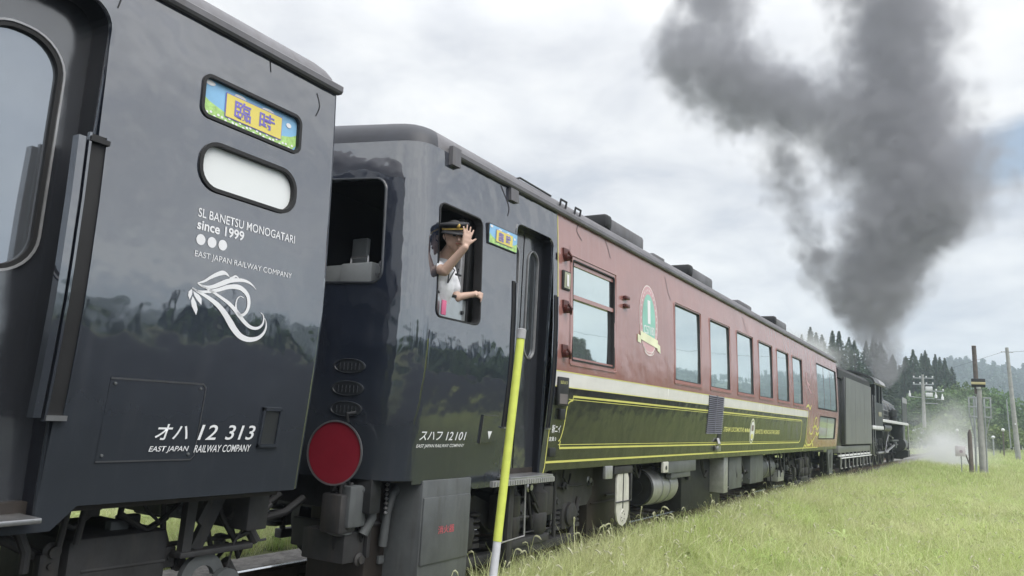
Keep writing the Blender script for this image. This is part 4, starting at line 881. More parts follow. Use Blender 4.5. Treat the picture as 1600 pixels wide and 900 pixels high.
# ================================================================== TENDER AND LOCOMOTIVE
RZ = -Rd(1.32)
TENDG = mat('worn_grey_tender_paint', (.15, .155, .15), .38, ior=1.7, var=.15, vscale=1.2, streak=((.16, .17, .16), .45, .15), wave=(1.5, .006))
LOCO = mat('black_engine_paint', (.020, .021, .024), .33, ior=1.7, var=.35, vscale=5, streak=((.06, .06, .06), .35, .2), bump=.2, bscale=30, bdist=.004)
EDGE = mat('white_painted_edge', (.66, .67, .68), .5, var=.1)
ten = empty('coal_tender', (CX, 27.4, 0), 'black and grey coal tender between the maroon coach and the engine', 'tender', rz=RZ)
mb = MB(); mb.box(-1.38, 1.40, 0, 6.1, 1.08, 3.28, .03); mb.build('tank', LOCO, ten)
mb = MB(); mb.prism([(.05, 1.10), (6.05, 1.10), (6.05, 3.27), (.18, 3.27)], 1.395, 1.425); sp = mb.build('side_plate', TENDG, ten)
mb = MB()
for y in (2.1, 4.2): mb.box(1.42, 1.427, y - .008, y + .008, 1.12, 3.25)
mb.build('seam', LOCO, sp)
mb = MB(); mb.box(-1.25, 1.28, -.95, 0.02, .95, 3.35, .03); mb.build('rear_tank', LOCO, ten)
arch = [(-1.36, 3.20), (-1.36, 3.46), (-1.22, 3.60), (-.8, 3.72), (-.3, 3.78), (.3, 3.78), (.8, 3.72), (1.22, 3.60), (1.36, 3.46), (1.36, 3.20)]
mb = MB(); mb.prism_y(arch, -.9, 6.25); mb.build('coal_bunker', SOOT, ten)
mb = MB()
for i in range(160):
    x, y = random.uniform(-.6, .6), random.uniform(.2, 5.9); mb.sphere((x, y, 3.77 + random.uniform(-.03, .05)), random.uniform(.06, .14), (1, 1, .7), 6)
co = mb.build('coal', mat('coal', (.015, .015, .016), .45), ten); co['kind'] = 'stuff'
mb = MB(); mb.box(-1.32, 1.34, -.9, 6.15, .82, 1.03, .01); mb.build('sill', TENDG, ten)
mb = MB(); mb.box(1.30, 1.36, -.8, 6.1, .70, .76, .005); mb.tube([(1.40, -.8, .66), (1.40, 6.0, .66)], .02, 6); mb.build('foot_rail', EDGE, ten)
def spoked(mb, x, y, r, spokes=12, wd=.11):
    s = 1 if x > 0 else -1
    mb.lathe((x - wd * s * .5, y, r), (s, 0, 0), [(0, r + .03), (.02, r), (wd, r - .005), (wd, r * .88), (.02, r * .86)], 36, False)
    mb.lathe((x - wd * s * .5, y, r), (s, 0, 0), [(0, r * .22), (wd * 1.1, r * .2), (wd * 1.1, 0)], 16, False)
    for k_ in range(spokes):
        a = 2 * PI * k_ / spokes; mb.tube([(x, y + math.cos(a) * r * .2, r + math.sin(a) * r * .2), (x, y + math.cos(a) * r * .88, r + math.sin(a) * r * .88)], .03, 6, False)
for yb in (.7, 4.4):
    mb = MB(); mb.prism([(yb - .35, .55), (yb - .35, .62), (yb + .55, .56), (yb + 1.5, .62), (yb + 1.5, .55), (yb + 1.1, .48), (yb + .6, .34), (yb + .5, .34), (yb, .48)], .98, 1.06); mb.prism([(yb - .35, .55), (yb - .35, .62), (yb + 1.5, .62), (yb + 1.5, .55)], -1.06, -.98)
    for d_ in (.0, 1.15): mb.box(.97, 1.14, yb + d_ - .12, yb + d_ + .12, .30, .56, .02)
    bf = mb.build('bogie_frame', UNDER, ten)
    for d_ in (.0, 1.15):
        mb = MB(); spoked(mb, .6, yb + d_, .43, 8); spoked(mb, -.6, yb + d_, .43, 8); mb.tube([(-.8, yb + d_, .43), (.8, yb + d_, .43)], .06, 8); mb.build('wheelset', UNDER, bf)
for y in np.linspace(-.6, 5.9, 9):
    mb = MB(); mb.tube([(1.36, y, .82), (1.36, y, .32)], .02, 6); mb.tube([(1.36, y, .34), (1.36, y + .3, .34)], .018, 6); mb.build('step_hanger', ALU, ten)

eng = empty('steam_locomotive', (CX, 27.4, 0), 'black steam locomotive at the head of the train under its smoke plume', 'steam locomotive', rz=RZ)
# cab
def arc(hw, z0, z1, n_=10): return [(hw * math.cos(a), z0 + (z1 - z0) * math.sin(a)) for a in np.linspace(0, PI, n_)]
ro = arc(1.52, 3.50, 4.02, 12); ri = [(x * .97, z - .05) for x, z in ro[::-1]]
mb = MB(); mb.prism_y(ro + ri, 6.5, 9.9); mb.build('cab_roof', LOCO, eng)
mb = MB()
for i in range(5):
    a, b = ro[i], ro[i + 1]
    mb.add([(a[0] + .01, 8.0, a[1] + .012), (a[0] + .01, 9.85, a[1] + .012), (b[0] + .01, 9.85, b[1] + .012), (b[0] + .01, 8.0, b[1] + .012)], [(0, 1, 2, 3)])
mb.build('roof_sheet', mat('pale_roof_edge', (.34, .34, .36), .45, var=.2), eng)
cabm = MB()
for s in (-1, 1):
    for y0, y1, z0, z1 in ((7.2, 9.6, 1.80, 2.75), (7.2, 7.65, 2.75, 3.52), (8.5, 8.7, 2.75, 3.52), (9.35, 9.6, 2.75, 3.52)): cabm.box(min(s * 1.38, s * 1.42), max(s * 1.38, s * 1.42), y0, y1, z0, z1)
cabm.box(-1.38, 1.38, 9.56, 9.6, 1.3, 3.6); cabm.build('cab_side', LOCO, eng)
B('cab_floor', LOCO, eng, -1.4, 1.4, 6.3, 9.6, 1.62, 1.72, .01)
B('floor_edge', EDGE, eng, 1.40, 1.45, 6.3, 9.6, 1.66, 1.80, .005)
B('side_nameplate', mat('brushed_plate', (.3, .28, .2), .4), eng, 1.42, 1.435, 8.2, 9.1, 2.2, 2.38, .004)
for y in (6.5, 7.1): MB().tube([(1.42, y, 1.0), (1.42, y, 3.0)], .018, 6).build('handrail', STEEL, eng)
mb = MB(); mb.box(1.15, 1.42, 6.6, 7.3, .60, .64); mb.box(1.15, 1.42, 6.6, 7.3, 1.1, 1.14); mb.box(1.36, 1.40, 6.6, 6.66, .6, 1.65); mb.box(1.36, 1.40, 7.24, 7.3, .6, 1.65); mb.build('cab_step', LOCO, eng)
# boiler
mb = MB(); mb.lathe((0, 9.5, 2.52), (0, 1, 0), [(0, .98), (2.2, .96), (2.3, .86), (8.4, .80), (8.45, .86), (11.0, .86), (11.05, .80), (11.15, .5), (11.2, 0)], 40, False); bo = mb.build('boiler', LOCO, eng)
for y in (11.6, 13.2, 14.8, 16.4, 17.8): MB().lathe((0, y, 2.52), (0, 1, 0), [(0, .85), (0, .872), (.06, .872), (.06, .85)], 36, False).build('boiler_band', ALU, bo)
mb = MB(); mb.lathe((0, 20.66, 2.52), (0, 1, 0), [(0, .5), (.05, .52), (.1, .3), (.12, 0)], 24, False); mb.build('smokebox_door', LOCO, bo)
mb = MB(); mb.lathe((0, 19.5, 3.25), (0, 0, 1), [(0, .34), (.12, .27), (.5, .26), (.66, .27), (.72, .33), (.80, .33), (.80, .24)], 24, False); mb.build('chimney', SOOT, eng)
mb = MB()
for i in range(12):
    pass
prof = [(.0, 1.0), (.25, .98), (.5, .82), (.62, .55), (.66, 0)]
vs = []; sg = 28
for h_, k_ in [(3.2, 1.0), (3.45, 1.0), (3.62, .92), (3.74, .72), (3.80, .4), (3.81, .02)]:
    for i in range(sg): a = 2 * PI * i / sg; vs.append((.42 * k_ * math.cos(a), 15.6 + (1.0 if math.sin(a) > 0 else -1.0) * .75 * 1 + .42 * k_ * math.sin(a), h_))
mb.add(vs, [(r_ * sg + i, r_ * sg + (i + 1) % sg, (r_ + 1) * sg + (i + 1) % sg, (r_ + 1) * sg + i) for r_ in range(5) for i in range(sg)] + [tuple(5 * sg + i for i in range(sg))]); mb.build('steam_dome', LOCO, eng)
MB().lathe((.35, 11.0, 3.35), (0, 0, 1), [(0, .06), (.1, .06), (.12, .09), (.22, .05), (.24, 0)], 12, False).build('whistle', STEEL, eng)
MB().lathe((-.35, 11.2, 3.35), (0, 0, 1), [(0, .08), (.25, .08), (.28, .04), (.3, 0)], 12, False).build('safety_valve', STEEL, eng)
MB().tube([(.45, 10.4, 3.2), (.45, 10.4, 4.05), (.2, 10.4, 4.05), (.2, 10.4, 3.3)], .03, 8).build('steam_pipe', ALU, eng)
MB().lathe((0, 20.9, 3.35), (0, 1, 0), [(0, .12), (.2, .17), (.25, .17), (.25, .14)], 18, False).build('head_lamp', LOCO, eng)
# running boards
for s in (-1, 1):
    x0, x1 = sorted((s * .75, s * 1.33)); mb = MB(); mb.box(x0, x1, 9.7, 20.9, 2.02, 2.08, .005); rb = mb.build('running_board', LOCO, eng)
    x0, x1 = sorted((s * 1.33, s * 1.37)); mb = MB(); mb.box(x0, x1, 9.7, 20.95, 2.00, 2.13, .004); mb.tube([(s * 1.35, 20.95, 2.08), (s * 1.33, 21.3, 1.6), (s * 1.32, 21.75, .96)], .04, 8); mb.build('board_edge', EDGE, rb)
    x0, x1 = sorted((s * 1.28, s * 1.31)); mb = MB(); mb.prism([(18.7, 2.14), (21.1, 2.14), (21.15, 3.30), (20.9, 3.48), (18.9, 3.48), (18.7, 3.30)], x0, x1); df = mb.build('smoke_deflector', LOCO, eng)
    x0, x1 = sorted((s * 1.30, s * 1.325)); mb = MB(); mb.prism([(18.75, 3.18), (21.1, 3.18), (21.1, 3.30), (20.9, 3.46), (18.9, 3.46), (18.75, 3.32)], x0, x1); mb.build('pale_top_strip', mat('pale_roof_edge'), df)
    mb = MB(); mb.lathe((s * 1.12, 11.4, 1.78), (0, 1, 0), [(0, 0), (.02, .18), (2.6, .18), (2.62, 0)], 18, False); mb.build('air_reservoir', LOCO, eng)
    mb = MB(); mb.box(*sorted((s * .8, s * 1.25)), 10.0, 11.0, 2.1, 2.75, .04); mb.build('sand_box', LOCO, eng)
    mb = MB(); mb.lathe((s * 1.08, 16.6, 2.1), (0, 0, 1), [(0, .15), (.25, .15), (.28, .2), (.6, .2), (.62, .1), (.7, 0)], 16, False); mb.lathe((s * 1.08, 17.1, 2.1), (0, 0, 1), [(0, .12), (.5, .12), (.52, 0)], 16, False); mb.build('air_pump', LOCO, eng)
    mb = MB()
    for k_, (zz, yy) in enumerate(((2.95, 9.7), (2.75, 9.9), (2.6, 10.2), (3.1, 9.8))):
        rr_ = .92 + .03 * k_; mb.tube([(s * (rr_ - .12 * k_), yy, zz), (s * (rr_ - .1 * k_), 13.0, zz - .05), (s * (rr_ - .1 * k_), 13.4, zz - .3), (s * (rr_ - .1 * k_), 17.5, zz - .35)], .025, 6)
    mb.build('boiler_pipes', ALU, eng)
    MB().tube([(s * .98, 9.9, 3.0), (s * .92, 18.6, 2.98)], .022, 6).build('handrail', STEEL, eng)
for y in (11.7, 13.65, 15.6):
    mb = MB(); spoked(mb, .60, y, .875, 14, .13); spoked(mb, -.60, y, .875, 14, .13); mb.tube([(-.8, y, .875), (.9, y, .875)], .09, 10); mb.build('driving_wheel', LOCO, eng)
for y, r_ in ((9.0, .43), (18.4, .47), (20.2, .47)):
    mb = MB(); spoked(mb, .60, y, r_, 10, .12); spoked(mb, -.60, y, r_, 10, .12); mb.tube([(-.8, y, r_), (.8, y, r_)], .07, 10); mb.build('small_wheel', LOCO, eng)
for s in (-1, 1):
    mb = MB(); x = s * .92; mb.tube([(x, 11.7, .62), (x, 15.6, .62)], .055, 6); mb.build('coupling_rod', STEEL, eng)
    mb = MB(); x = s * 1.02; mb.tube([(x, 13.65, .62), (x, 17.4, .95)], .06, 6); mb.tube([(x, 17.4, .95), (x, 19.0, .97)], .035, 8); mb.tube([(x, 13.65, .62), (x, 14.1, 1.1), (x, 15.0, 1.45), (x, 17.0, 1.3)], .03, 6); mb.build('connecting_rod', STEEL, eng)
    mb = MB(); mb.box(*sorted((s * .95, s * 1.12)), 17.3, 17.6, .8, 1.12, .02); mb.box(*sorted((s * .9, s * 1.08)), 16.2, 18.9, 1.14, 1.22, .01); mb.tube([(s * 1.05, 16.0, 2.0), (s * 1.05, 15.2, 1.5), (s * 1.05, 16.4, 1.25)], .04, 6); mb.build('valve_gear', UNDER2, eng)
    mb = MB(); mb.lathe((s * 1.08, 18.9, .97), (0, 1, 0), [(0, 0), (.02, .34), (1.25, .34), (1.27, 0)], 24, False); mb.lathe((s * 1.05, 18.95, 1.5), (0, 1, 0), [(0, 0), (.02, .2), (1.2, .2), (1.22, 0)], 20, False); mb.box(*sorted((s * .6, s * 1.3)), 19.0, 20.0, 1.0, 2.0, .05); mb.build('cylinder', LOCO, eng)
B('main_frame', LOCO, eng, -.5, .5, 8.0, 21.4, .75, 1.9, .02)
B('ash_pan', LOCO, eng, -.9, .9, 9.7, 11.2, .5, 1.9, .05)
B('buffer_beam', LOCO, eng, -1.32, 1.32, 21.55, 21.7, .68, 1.05, .02)
mb = MB(); mb.prism_y([(-1.2, .66), (1.2, .66), (1.0, .14), (-1.0, .14)], 21.7, 21.78); mb.prism_y([(.3, .5), (1.32, .66), (1.32, .3), (.9, .16)], 21.0, 22.1); mb.build('rail_guard', SOOT, eng)

# ================================================================== CONDUCTOR
SKIN = mat('skin', (.56, .38, .30), .5, var=.06, vscale=14)
SHIRT = mat('white_shirt', (.74, .75, .78), .75, var=.05, vscale=6, bump=.5, bscale=9, bdist=.02)
CAP = mat('black_cap_cloth', (.018, .018, .022), .6); GOLD = mat('gold_braid', (.62, .42, .10), .4); TROU = mat('navy_trousers', (.02, .022, .035), .8); HAIR = mat('black_hair', (.012, .011, .010), .6)
def capsule(mb, p0, p1, r0, r1, seg=14):
    p0, p1 = Vector(p0), Vector(p1); n_ = 6; d_ = (p1 - p0).normalized(); L_ = (p1 - p0).length; prof = []
    for i in range(n_ + 1): a = PI / 2 * (1 - i / n_); prof.append((-r0 * math.sin(a), max(1e-4, r0 * math.cos(a))))
    for i in range(n_ + 1): a = PI / 2 * i / n_; prof.append((L_ + r1 * math.sin(a), max(1e-4, r1 * math.cos(a))))
    return mb.lathe(p0, d_, prof, seg, True)
def remesh(o, vox, sm=.6, it=4):
    r_ = o.modifiers.new('r', 'REMESH'); r_.mode = 'VOXEL'; r_.voxel_size = vox; r_.use_smooth_shade = True
    if it: s_ = o.modifiers.new('s', 'SMOOTH'); s_.factor = sm; s_.iterations = it
    return o
V = Vector
HC = V((-3.52, 4.885, 2.878))                       # head centre, leaning out of the window
fw = V((.74, -.58, -.22)).normalized(); rt = fw.cross(V((0, 0, 1))).normalized(); upv = rt.cross(fw).normalized()
upv = (upv * .97 + rt * .15).normalized()
def H(a, b, c): return HC + rt * a + fw * b + upv * c
per = empty('person', (-4.0, 5.05, 1.15), 'conductor in black cap and white short-sleeved shirt waving from the cab window', 'person')
def pb(mb, nm, m, parent=None):
    for i, v in enumerate(mb.v): mb.v[i] = tuple(V(v) - V((-4.0, 5.05, 1.15)))
    return mb.build(nm, m, parent or per, smooth=60)
mb = MB()
# head: cranium, jaw, nose, lips, ears, brow
mb.sphere(H(0, -.010, .02), .098, (.84, 1.0, 1.1), 20); capsule(mb, H(0, .030, -.03), H(0, .045, -.085), .062, .038); capsule(mb, H(-.03, .02, -.05), H(.03, .02, -.05), .05, .05)
capsule(mb, H(0, .092, .012), H(0, .112, -.022), .009, .014); capsule(mb, H(-.018, .093, -.052), H(.018, .093, -.052), .008, .008); capsule(mb, H(-.035, .082, .028), H(.035, .082, .028), .011, .011)
for s in (-1, 1): mb.sphere(H(s * .083, -.01, -.008), .024, (.6, 1, 1.2), 10)
SHr = V((-3.80, 4.88, 2.655)); SHl = V((-3.80, 5.19, 2.66)); NK = V((-3.68, 4.97, 2.72)); CH = V((-3.80, 5.02, 2.50)); PE = V((-4.0, 5.06, 2.02))
capsule(mb, NK, H(0, -.03, -.06), .058, .052); capsule(mb, CH, NK, .13, .07); capsule(mb, PE, CH, .14, .14); capsule(mb, SHr, CH, .065, .1); capsule(mb, SHl, CH, .065, .1)
ELr = V((-3.54, 4.80, 2.585)); WRr = V((-3.37, 4.815, 2.765)); PA = V((-3.335, 4.815, 2.835))
capsule(mb, SHr, ELr, .052, .044); capsule(mb, ELr, WRr, .043, .029)
# raised open hand: palm towards the camera, fingers spread
hu = V((.08, .12, .99)).normalized(); hr = V((.45, .85, -.10)).normalized(); hn = hr.cross(hu).normalized(); hr = hu.cross(hn)
PB = WRr + hu * .012
def HD(a, b, c=0): return PB + hr * a + hu * b + hn * c
for a in (-.026, -.009, .009, .026): capsule(mb, HD(a * .75, .012), HD(a, .082), .015, .013)
capsule(mb, HD(-.02, .04), HD(.02, .04), .016, .016)
for a, b, L1, sp_ in ((-.030, .088, .060, -.26), (-.010, .094, .074, -.09), (.011, .092, .070, .07), (.030, .084, .062, .25)):
    p = HD(a, b); m_ = p + (hu * math.cos(sp_) + hr * math.sin(sp_)) * L1 * .55; q = m_ + (hu * math.cos(sp_) + hr * math.sin(sp_) - hn * .12).normalized() * L1 * .45
    capsule(mb, p, m_, .0095, .0085, 10); capsule(mb, m_, q, .0085, .007, 10)
capsule(mb, HD(.022, .022), HD(.052, .055, .006), .014, .011, 10); capsule(mb, HD(.052, .055, .006), HD(.074, .078, .008), .0105, .0085, 10)
# lowered arm, hand gripping the sash rail
ELl = V((-3.70, 5.20, 2.44)); WRl = V((-3.64, 5.30, 2.475))
capsule(mb, SHl, ELl, .050, .043); capsule(mb, ELl, WRl, .038, .028); P2_ = V((-3.60, 5.355, 2.49)); capsule(mb, WRl, P2_, .026, .027)
for i in range(4):
    b0 = P2_ + V((.012, .028 - i * .006, .02 - i * .014)); b1 = b0 + V((.022, .016, -.010)); b2 = b1 + V((-.004, .004, -.028)); capsule(mb, b0, b1, .0095, .0088, 8); capsule(mb, b1, b2, .0088, .0075, 8)
capsule(mb, P2_ + V((0, -.01, .02)), P2_ + V((.02, -.03, -.015)), .011, .009, 8)
for s in (-1, 1): capsule(mb, PE + V((0, s * .09, -.02)), V((-4.05, 5.06 + s * .10, 1.62)), .085, .06); capsule(mb, V((-4.05, 5.06 + s * .10, 1.62)), V((-4.1, 5.06 + s * .11, 1.22)), .06, .045); capsule(mb, V((-4.1, 5.06 + s * .11, 1.20)), V((-4.0, 5.06 + s * .12, 1.19)), .045, .04)
remesh(pb(mb, 'body', SKIN), .0065, .5, 2)
mb = MB(); capsule(mb, PE, CH, .165, .170); capsule(mb, CH, NK - V((0, 0, .05)), .155, .085); capsule(mb, SHr, CH, .082, .13); capsule(mb, SHl, CH, .082, .13); capsule(mb, SHr, SHr + (ELr - SHr) * .62, .078, .070); capsule(mb, SHl, SHl + (ELl - SHl) * .62, .078, .072)
remesh(pb(mb, 'shirt', SHIRT), .011, .6, 4)
mb = MB()
for s in (-1, 1): mb.tube([NK + V((.02, s * .05, -.03)), NK + V((.09, s * .035, -.09)), NK + V((.055, .0, -.20))], .006, 6)
pb(mb, 'lanyard', mat('dark_cord', (.05, .05, .06), .6))
mb = MB(); c = V((-3.645, 4.965, 2.35)); mb.box(c.x - .006, c.x + .006, c.y - .03, c.y + .03, c.z - .09, c.z + .03, .004); pb(mb, 'pink_card', mat('pink_card', (.72, .16, .30), .5))
mb = MB(); c = V((-3.66, 5.16, 2.62)); mb.box(c.x, c.x + .02, c.y - .05, c.y + .02, c.z - .008, c.z + .008, .003); mb.tube([c + V((.01, -.03, 0)), c + V((.02, -.03, .05))], .006, 6); pb(mb, 'breast_pocket_pen', CAP)
mb = MB()
for s in (-1, 1): capsule(mb, PE + V((0, s * .09, -.02)), V((-4.05, 5.06 + s * .10, 1.62)), .10, .075); capsule(mb, V((-4.05, 5.06 + s * .10, 1.62)), V((-4.1, 5.06 + s * .11, 1.24)), .075, .065)
capsule(mb, PE - V((0, .05, 0)), PE + V((0, .05, 0)), .15, .15); remesh(pb(mb, 'trousers', TROU), .014)
mb = MB(); mb.sphere(H(0, -.022, .025), .104, (.86, .98, 1.05), 20); hb = pb(mb, 'hair', HAIR)
bmx = bmesh.new(); bmx.from_mesh(hb.data)
fwl = fw; geom_del = [f for f in bmx.faces if (V(f.calc_center_median()) + V((-4.0, 5.05, 1.15)) - H(0, .025, 0)).dot(fw) > 0 or (V(f.calc_center_median()) + V((-4.0, 5.05, 1.15)) - H(0, 0, -.055)).dot(upv) < 0]
bmesh.ops.delete(bmx, geom=geom_del, context='FACES'); bmx.to_mesh(hb.data); bmx.free()
for s in (-1, 1):
    mb = MB(); mb.sphere(H(s * .032, .094, .010), .013, (1.4, .8, .7), 10); pb(mb, 'eye', HAIR)
    mb = MB(); capsule(mb, H(s * .018, .092, .034), H(s * .048, .082, .032), .005, .004, 8); pb(mb, 'eyebrow', HAIR)
mb = MB(); capsule(mb, H(-.020, .102, -.052), H(.020, .102, -.052), .006, .006, 8); pb(mb, 'lips', mat('lip_skin', (.36, .16, .13), .5))
mb = MB(); mb.lathe(H(0, -.012, .045), upv, [(0, .098), (.034, .101), (.036, .112), (.054, .120), (.066, .112), (.073, .06), (.074, 0)], 32, False); cp_ = pb(mb, 'cap', CAP)
mb = MB(); mb.lathe(H(0, -.012, .057), upv, [(0, .1015), (.013, .1030)], 32, False); b_ = pb(mb, 'cap_band', GOLD, cp_)
mb = MB(); mb.sphere(H(0, .100, .088), .019, (1, .5, 1), 12); pb(mb, 'cap_badge', GOLD, cp_)
mb = MB(); vs = []
for k_, (r_, dz) in enumerate(((.100, .046), (.135, .028), (.150, .012))):
    for i in range(13): a = PI * (.12 + .76 * i / 12); vs.append(H(r_ * math.cos(a) * .92, -.012 + r_ * math.sin(a), dz + (.004 if k_ else 0)))
mb.add(vs, [(k_ * 13 + i, k_ * 13 + i + 1, (k_ + 1) * 13 + i + 1, (k_ + 1) * 13 + i) for k_ in range(2) for i in range(12)]); vz = pb(mb, 'cap_peak', CAP, cp_); sd_ = vz.modifiers.new('t', 'SOLIDIFY'); sd_.thickness = .004

# ================================================================== LINESIDE
pole = empty('marker_pole', (-3.05, 4.90, -.30), 'leaning yellow and white marker pole with grey cap in front of the coach door', 'marker pole')
b0, b1 = V((0, 0, -.05)), V((0, .312, 2.47))
def on(t): return b0 + (b1 - b0) * t
YP = mat('fluorescent_yellow_tape', (.66, .74, .13), .5, streak=((.45, .48, .2), .45, .1), var=.08, vscale=12, bump=.3, bscale=30, bdist=.003)
tz = lambda z: (z + .30 + .05) / 2.52
MB().tube([on(0), on(tz(.58))], .030, 20).build('white_tube', mat('chalky_white_tube', (.62, .63, .66), .55, var=.12, vscale=9), pole)
mb = MB(); mb.tube([on(tz(.575)), on(tz(1.0)), on(tz(1.6)), on(tz(2.10))], .0325, 20); mb.build('yellow_sleeve', YP, pole)
MB().tube([on(tz(2.09)), on(tz(2.165)), on(tz(2.17))], [.037, .037, .030], 20).build('cap', mat('grey_cap', (.38, .38, .39), .6, var=.15, vscale=20), pole)

CONC = mat('weathered_concrete', (.36, .36, .35), .85, var=.2, vscale=3, streak=((.18, .17, .15), .5, .05), bump=.3, bscale=12)
WOODP = mat('dark_creosote_wood', (.13, .11, .10), .85, var=.3, vscale=5)
GALV = mat('galvanised_steel', (.40, .42, .44), .5, metal=.4, var=.15)
INS = mat('white_porcelain', (.75, .76, .78), .3)
u = empty('signal_post', (.24, 43, -.3), 'concrete post with banded black and yellow box, brackets and dark upper pole', 'signal post')
MB().tube([(0, 0, 0), (-.05, 0, 4.35)], [.15, .12], 16).build('concrete_shaft', CONC, u)
MB().tube([(-.12, 0, 3.9), (-.17, 0, 6.2)], [.105, .095], 14).build('upper_pole', WOODP, u)
mb = MB(); mb.box(-.34, .24, -.2, .16, 4.22, 4.62, .03); bx_ = mb.build('banded_box', SOOT, u)
mb = MB(); mb.box(-.345, .245, -.205, .165, 4.34, 4.46, .01); mb.build('yellow_band', mat('cream_band', (.62, .55, .30), .5), bx_)
MB().lathe((-.05, -.12, 4.12), (0, 0, 1), [(0, .02), (.02, .09), (.1, .11)], 14).build('lamp', INS, u)
mb = MB(); mb.tube([(-.28, -.1, 0), (-.26, -.1, 3.8)], .045, 10); mb.tube([(.17, .0, 0), (.16, 0, 3.7)], .03, 8); mb.build('conduit', GALV, u)
for x0, x1 in ((-.50, -.14), (.12, .44)):
    mb = MB(); mb.box(x0, x0 + .06, -.14, -.1, 2.75, 3.75, .005); mb.box(x1 - .06, x1, -.14, -.1, 2.75, 3.75, .005)
    for z in (2.78, 3.24, 3.68): mb.box(x0, x1, -.145, -.105, z, z + .07, .005)
    mb.build('bracket_frame', GALV, u)
mb = MB(); mb.tube([(-.45, -.1, 2.9), (-.25, -.1, 1.7)], .035, 8); mb.tube([(.40, -.1, 2.9), (.15, -.1, 1.9)], .02, 8); mb.build('stay', GALV, u)
u = empty('wooden_stake', (-.22, 42.2, -.3), 'short weathered wooden stake left of the banded signal post', 'stake')
MB().tube([(0, 0, 0), (-.03, 0, 2.0), (-.02, 0, 2.2)], [.10, .09, .03], 10).build('shaft', WOODP, u); MB().tube([(-.08, 0, .6), (-.22, 0, 1.05)], .03, 6).build('strut', WOODP, u)
u = empty('square_sign', (-.62, 42.1, -.3), 'small faded pale square sign in the grass left of the wooden stake', 'sign')
MB().tube([(0, .03, 0), (0, .03, 1.2)], .025, 8).build('post', GALV, u); pl = MB().box(-.24, .18, -.01, .01, .95, 1.42, .01).build('plate', mat('faded_sign', (.66, .62, .66), .5, var=.1), u); MB().lathe((-.0, -.012, 1.17), (0, -1, 0), [(0, .07), (.003, .07), (.003, 0)], 12, False).build('faded_mark', mat('faded_mark', (.42, .34, .40), .6), pl)
u = empty('utility_pole', (2.99, 77.8, -.3), 'tall pale concrete utility pole at the right edge of the picture', 'utility pole', 'poles along the railway')
MB().tube([(0, 0, 0), (-.45, 0, 9.6)], [.21, .13], 14).build('shaft', CONC, u); MB().tube([(-.5, 0, 1.2), (-.65, 0, 5.2)], .05, 8).build('conduit', GALV, u)
MB().tube([(-.9, 0, 9.25), (-.0, 0, 9.2)], .035, 8).build('cross_arm', GALV, u)
MB().tube([(-.12, -.15, 3.1), (-.12, -.15, 3.25)], .06, 8).build('white_band', INS, u)
u = empty('utility_pole', (-5.4, 110, -.3), 'distant utility pole with several cross arms in front of the conifers', 'utility pole', 'poles along the railway')
MB().tube([(0, 0, 0), (-.1, 0, 9.4)], [.2, .14], 12).build('shaft', CONC, u)
for z, a, b in ((8.9, -1.2, 1.1), (8.1, -1.2, 1.1), (7.3, -.2, 2.2)):
    mb = MB(); mb.box(a, b, -.05, .05, z, z + .12); mb.build('cross_arm', GALV, u)
    for x in np.linspace(a + .1, b - .1, 4): MB().lathe((x, 0, z + .12), (0, 0, 1), [(0, .07), (.1, .1), (.2, .05)], 8).build('insulator', INS, u)
for x, z in ((-1.6, 6.6), (1.3, 6.5), (2.0, 6.3)): MB().lathe((x, 0, z), (0, 0, 1), [(0, .15), (.35, .15), (.45, .08), (.75, .05)], 10).build('cable_fitting', INS, u)
MB().tube([(-1.7, 0, 6.6), (2.2, 0, 6.3)], .04, 6).build('cable_arm', GALV, u)
u = empty('utility_pole', (-4.95, 100, -.3), 'distant concrete pole carrying two small white boxes beside the conifers', 'utility pole', 'poles along the railway')
MB().tube([(0, 0, 0), (-.05, 0, 7.7)], [.22, .17], 12).build('shaft', CONC, u)
for z in (6.9, 6.2): MB().box(.2, .9, -.2, .2, z, z + .45, .05).build('white_box', INS, u)
MB().box(.1, 1.4, -.06, .06, 5.4, 5.5, .01).build('cross_arm', GALV, u)
for i, (x, y, h_) in enumerate(((2.15, 84.5, 2.6), (1.35, 84.0, 1.9), (-1.55, 88, 2.4))):
    u = empty('lineside_lamp', (x, y, -.3), ('taller white-topped lineside lamp beside the right-hand utility pole', 'shorter white-topped lineside lamp left of its taller neighbour', 'white-topped lineside lamp just left of the banded signal post')[i], 'lamp', 'lineside lamps in the grass')
    MB().tube([(0, 0, 0), (0, 0, h_)], .06, 8).build('post', WOODP if i != 1 else GALV, u); MB().sphere((0, 0, h_ + .1), .15, (1, 1, 1), 12).build('lamp_head', INS, u)
u = empty('round_roofed_shed', (-6.1, 122, -.4), 'white round-roofed shed half hidden by steam in front of the engine', 'shed')
ar = [(-1.9, 0), (-1.9, 1.5)] + [(1.9 * math.cos(a), 1.5 + 1.7 * math.sin(a)) for a in np.linspace(PI, 0, 16)] + [(1.9, 0)]
mb = MB(); mb.prism_y([(x * .96, z * .97) for x, z in ar], .1, 6); mb.build('shell', mat('pale_shed_sheet', (.55, .57, .55), .6, var=.05), u)
mb = MB(); n_ = len(ar); mb.add([(x, 0, z) for x, z in ar] + [(x * .9, 0, z * .93) for x, z in ar] + [(x, .3, z) for x, z in ar] + [(x * .9, .3, z * .93) for x, z in ar], [(i, i + 1, n_ + i + 1, n_ + i) for i in range(n_ - 1)] + [(i, i + 1, 2 * n_ + i + 1, 2 * n_ + i) for i in range(n_ - 1)]); mb.build('white_rim', INS, u)
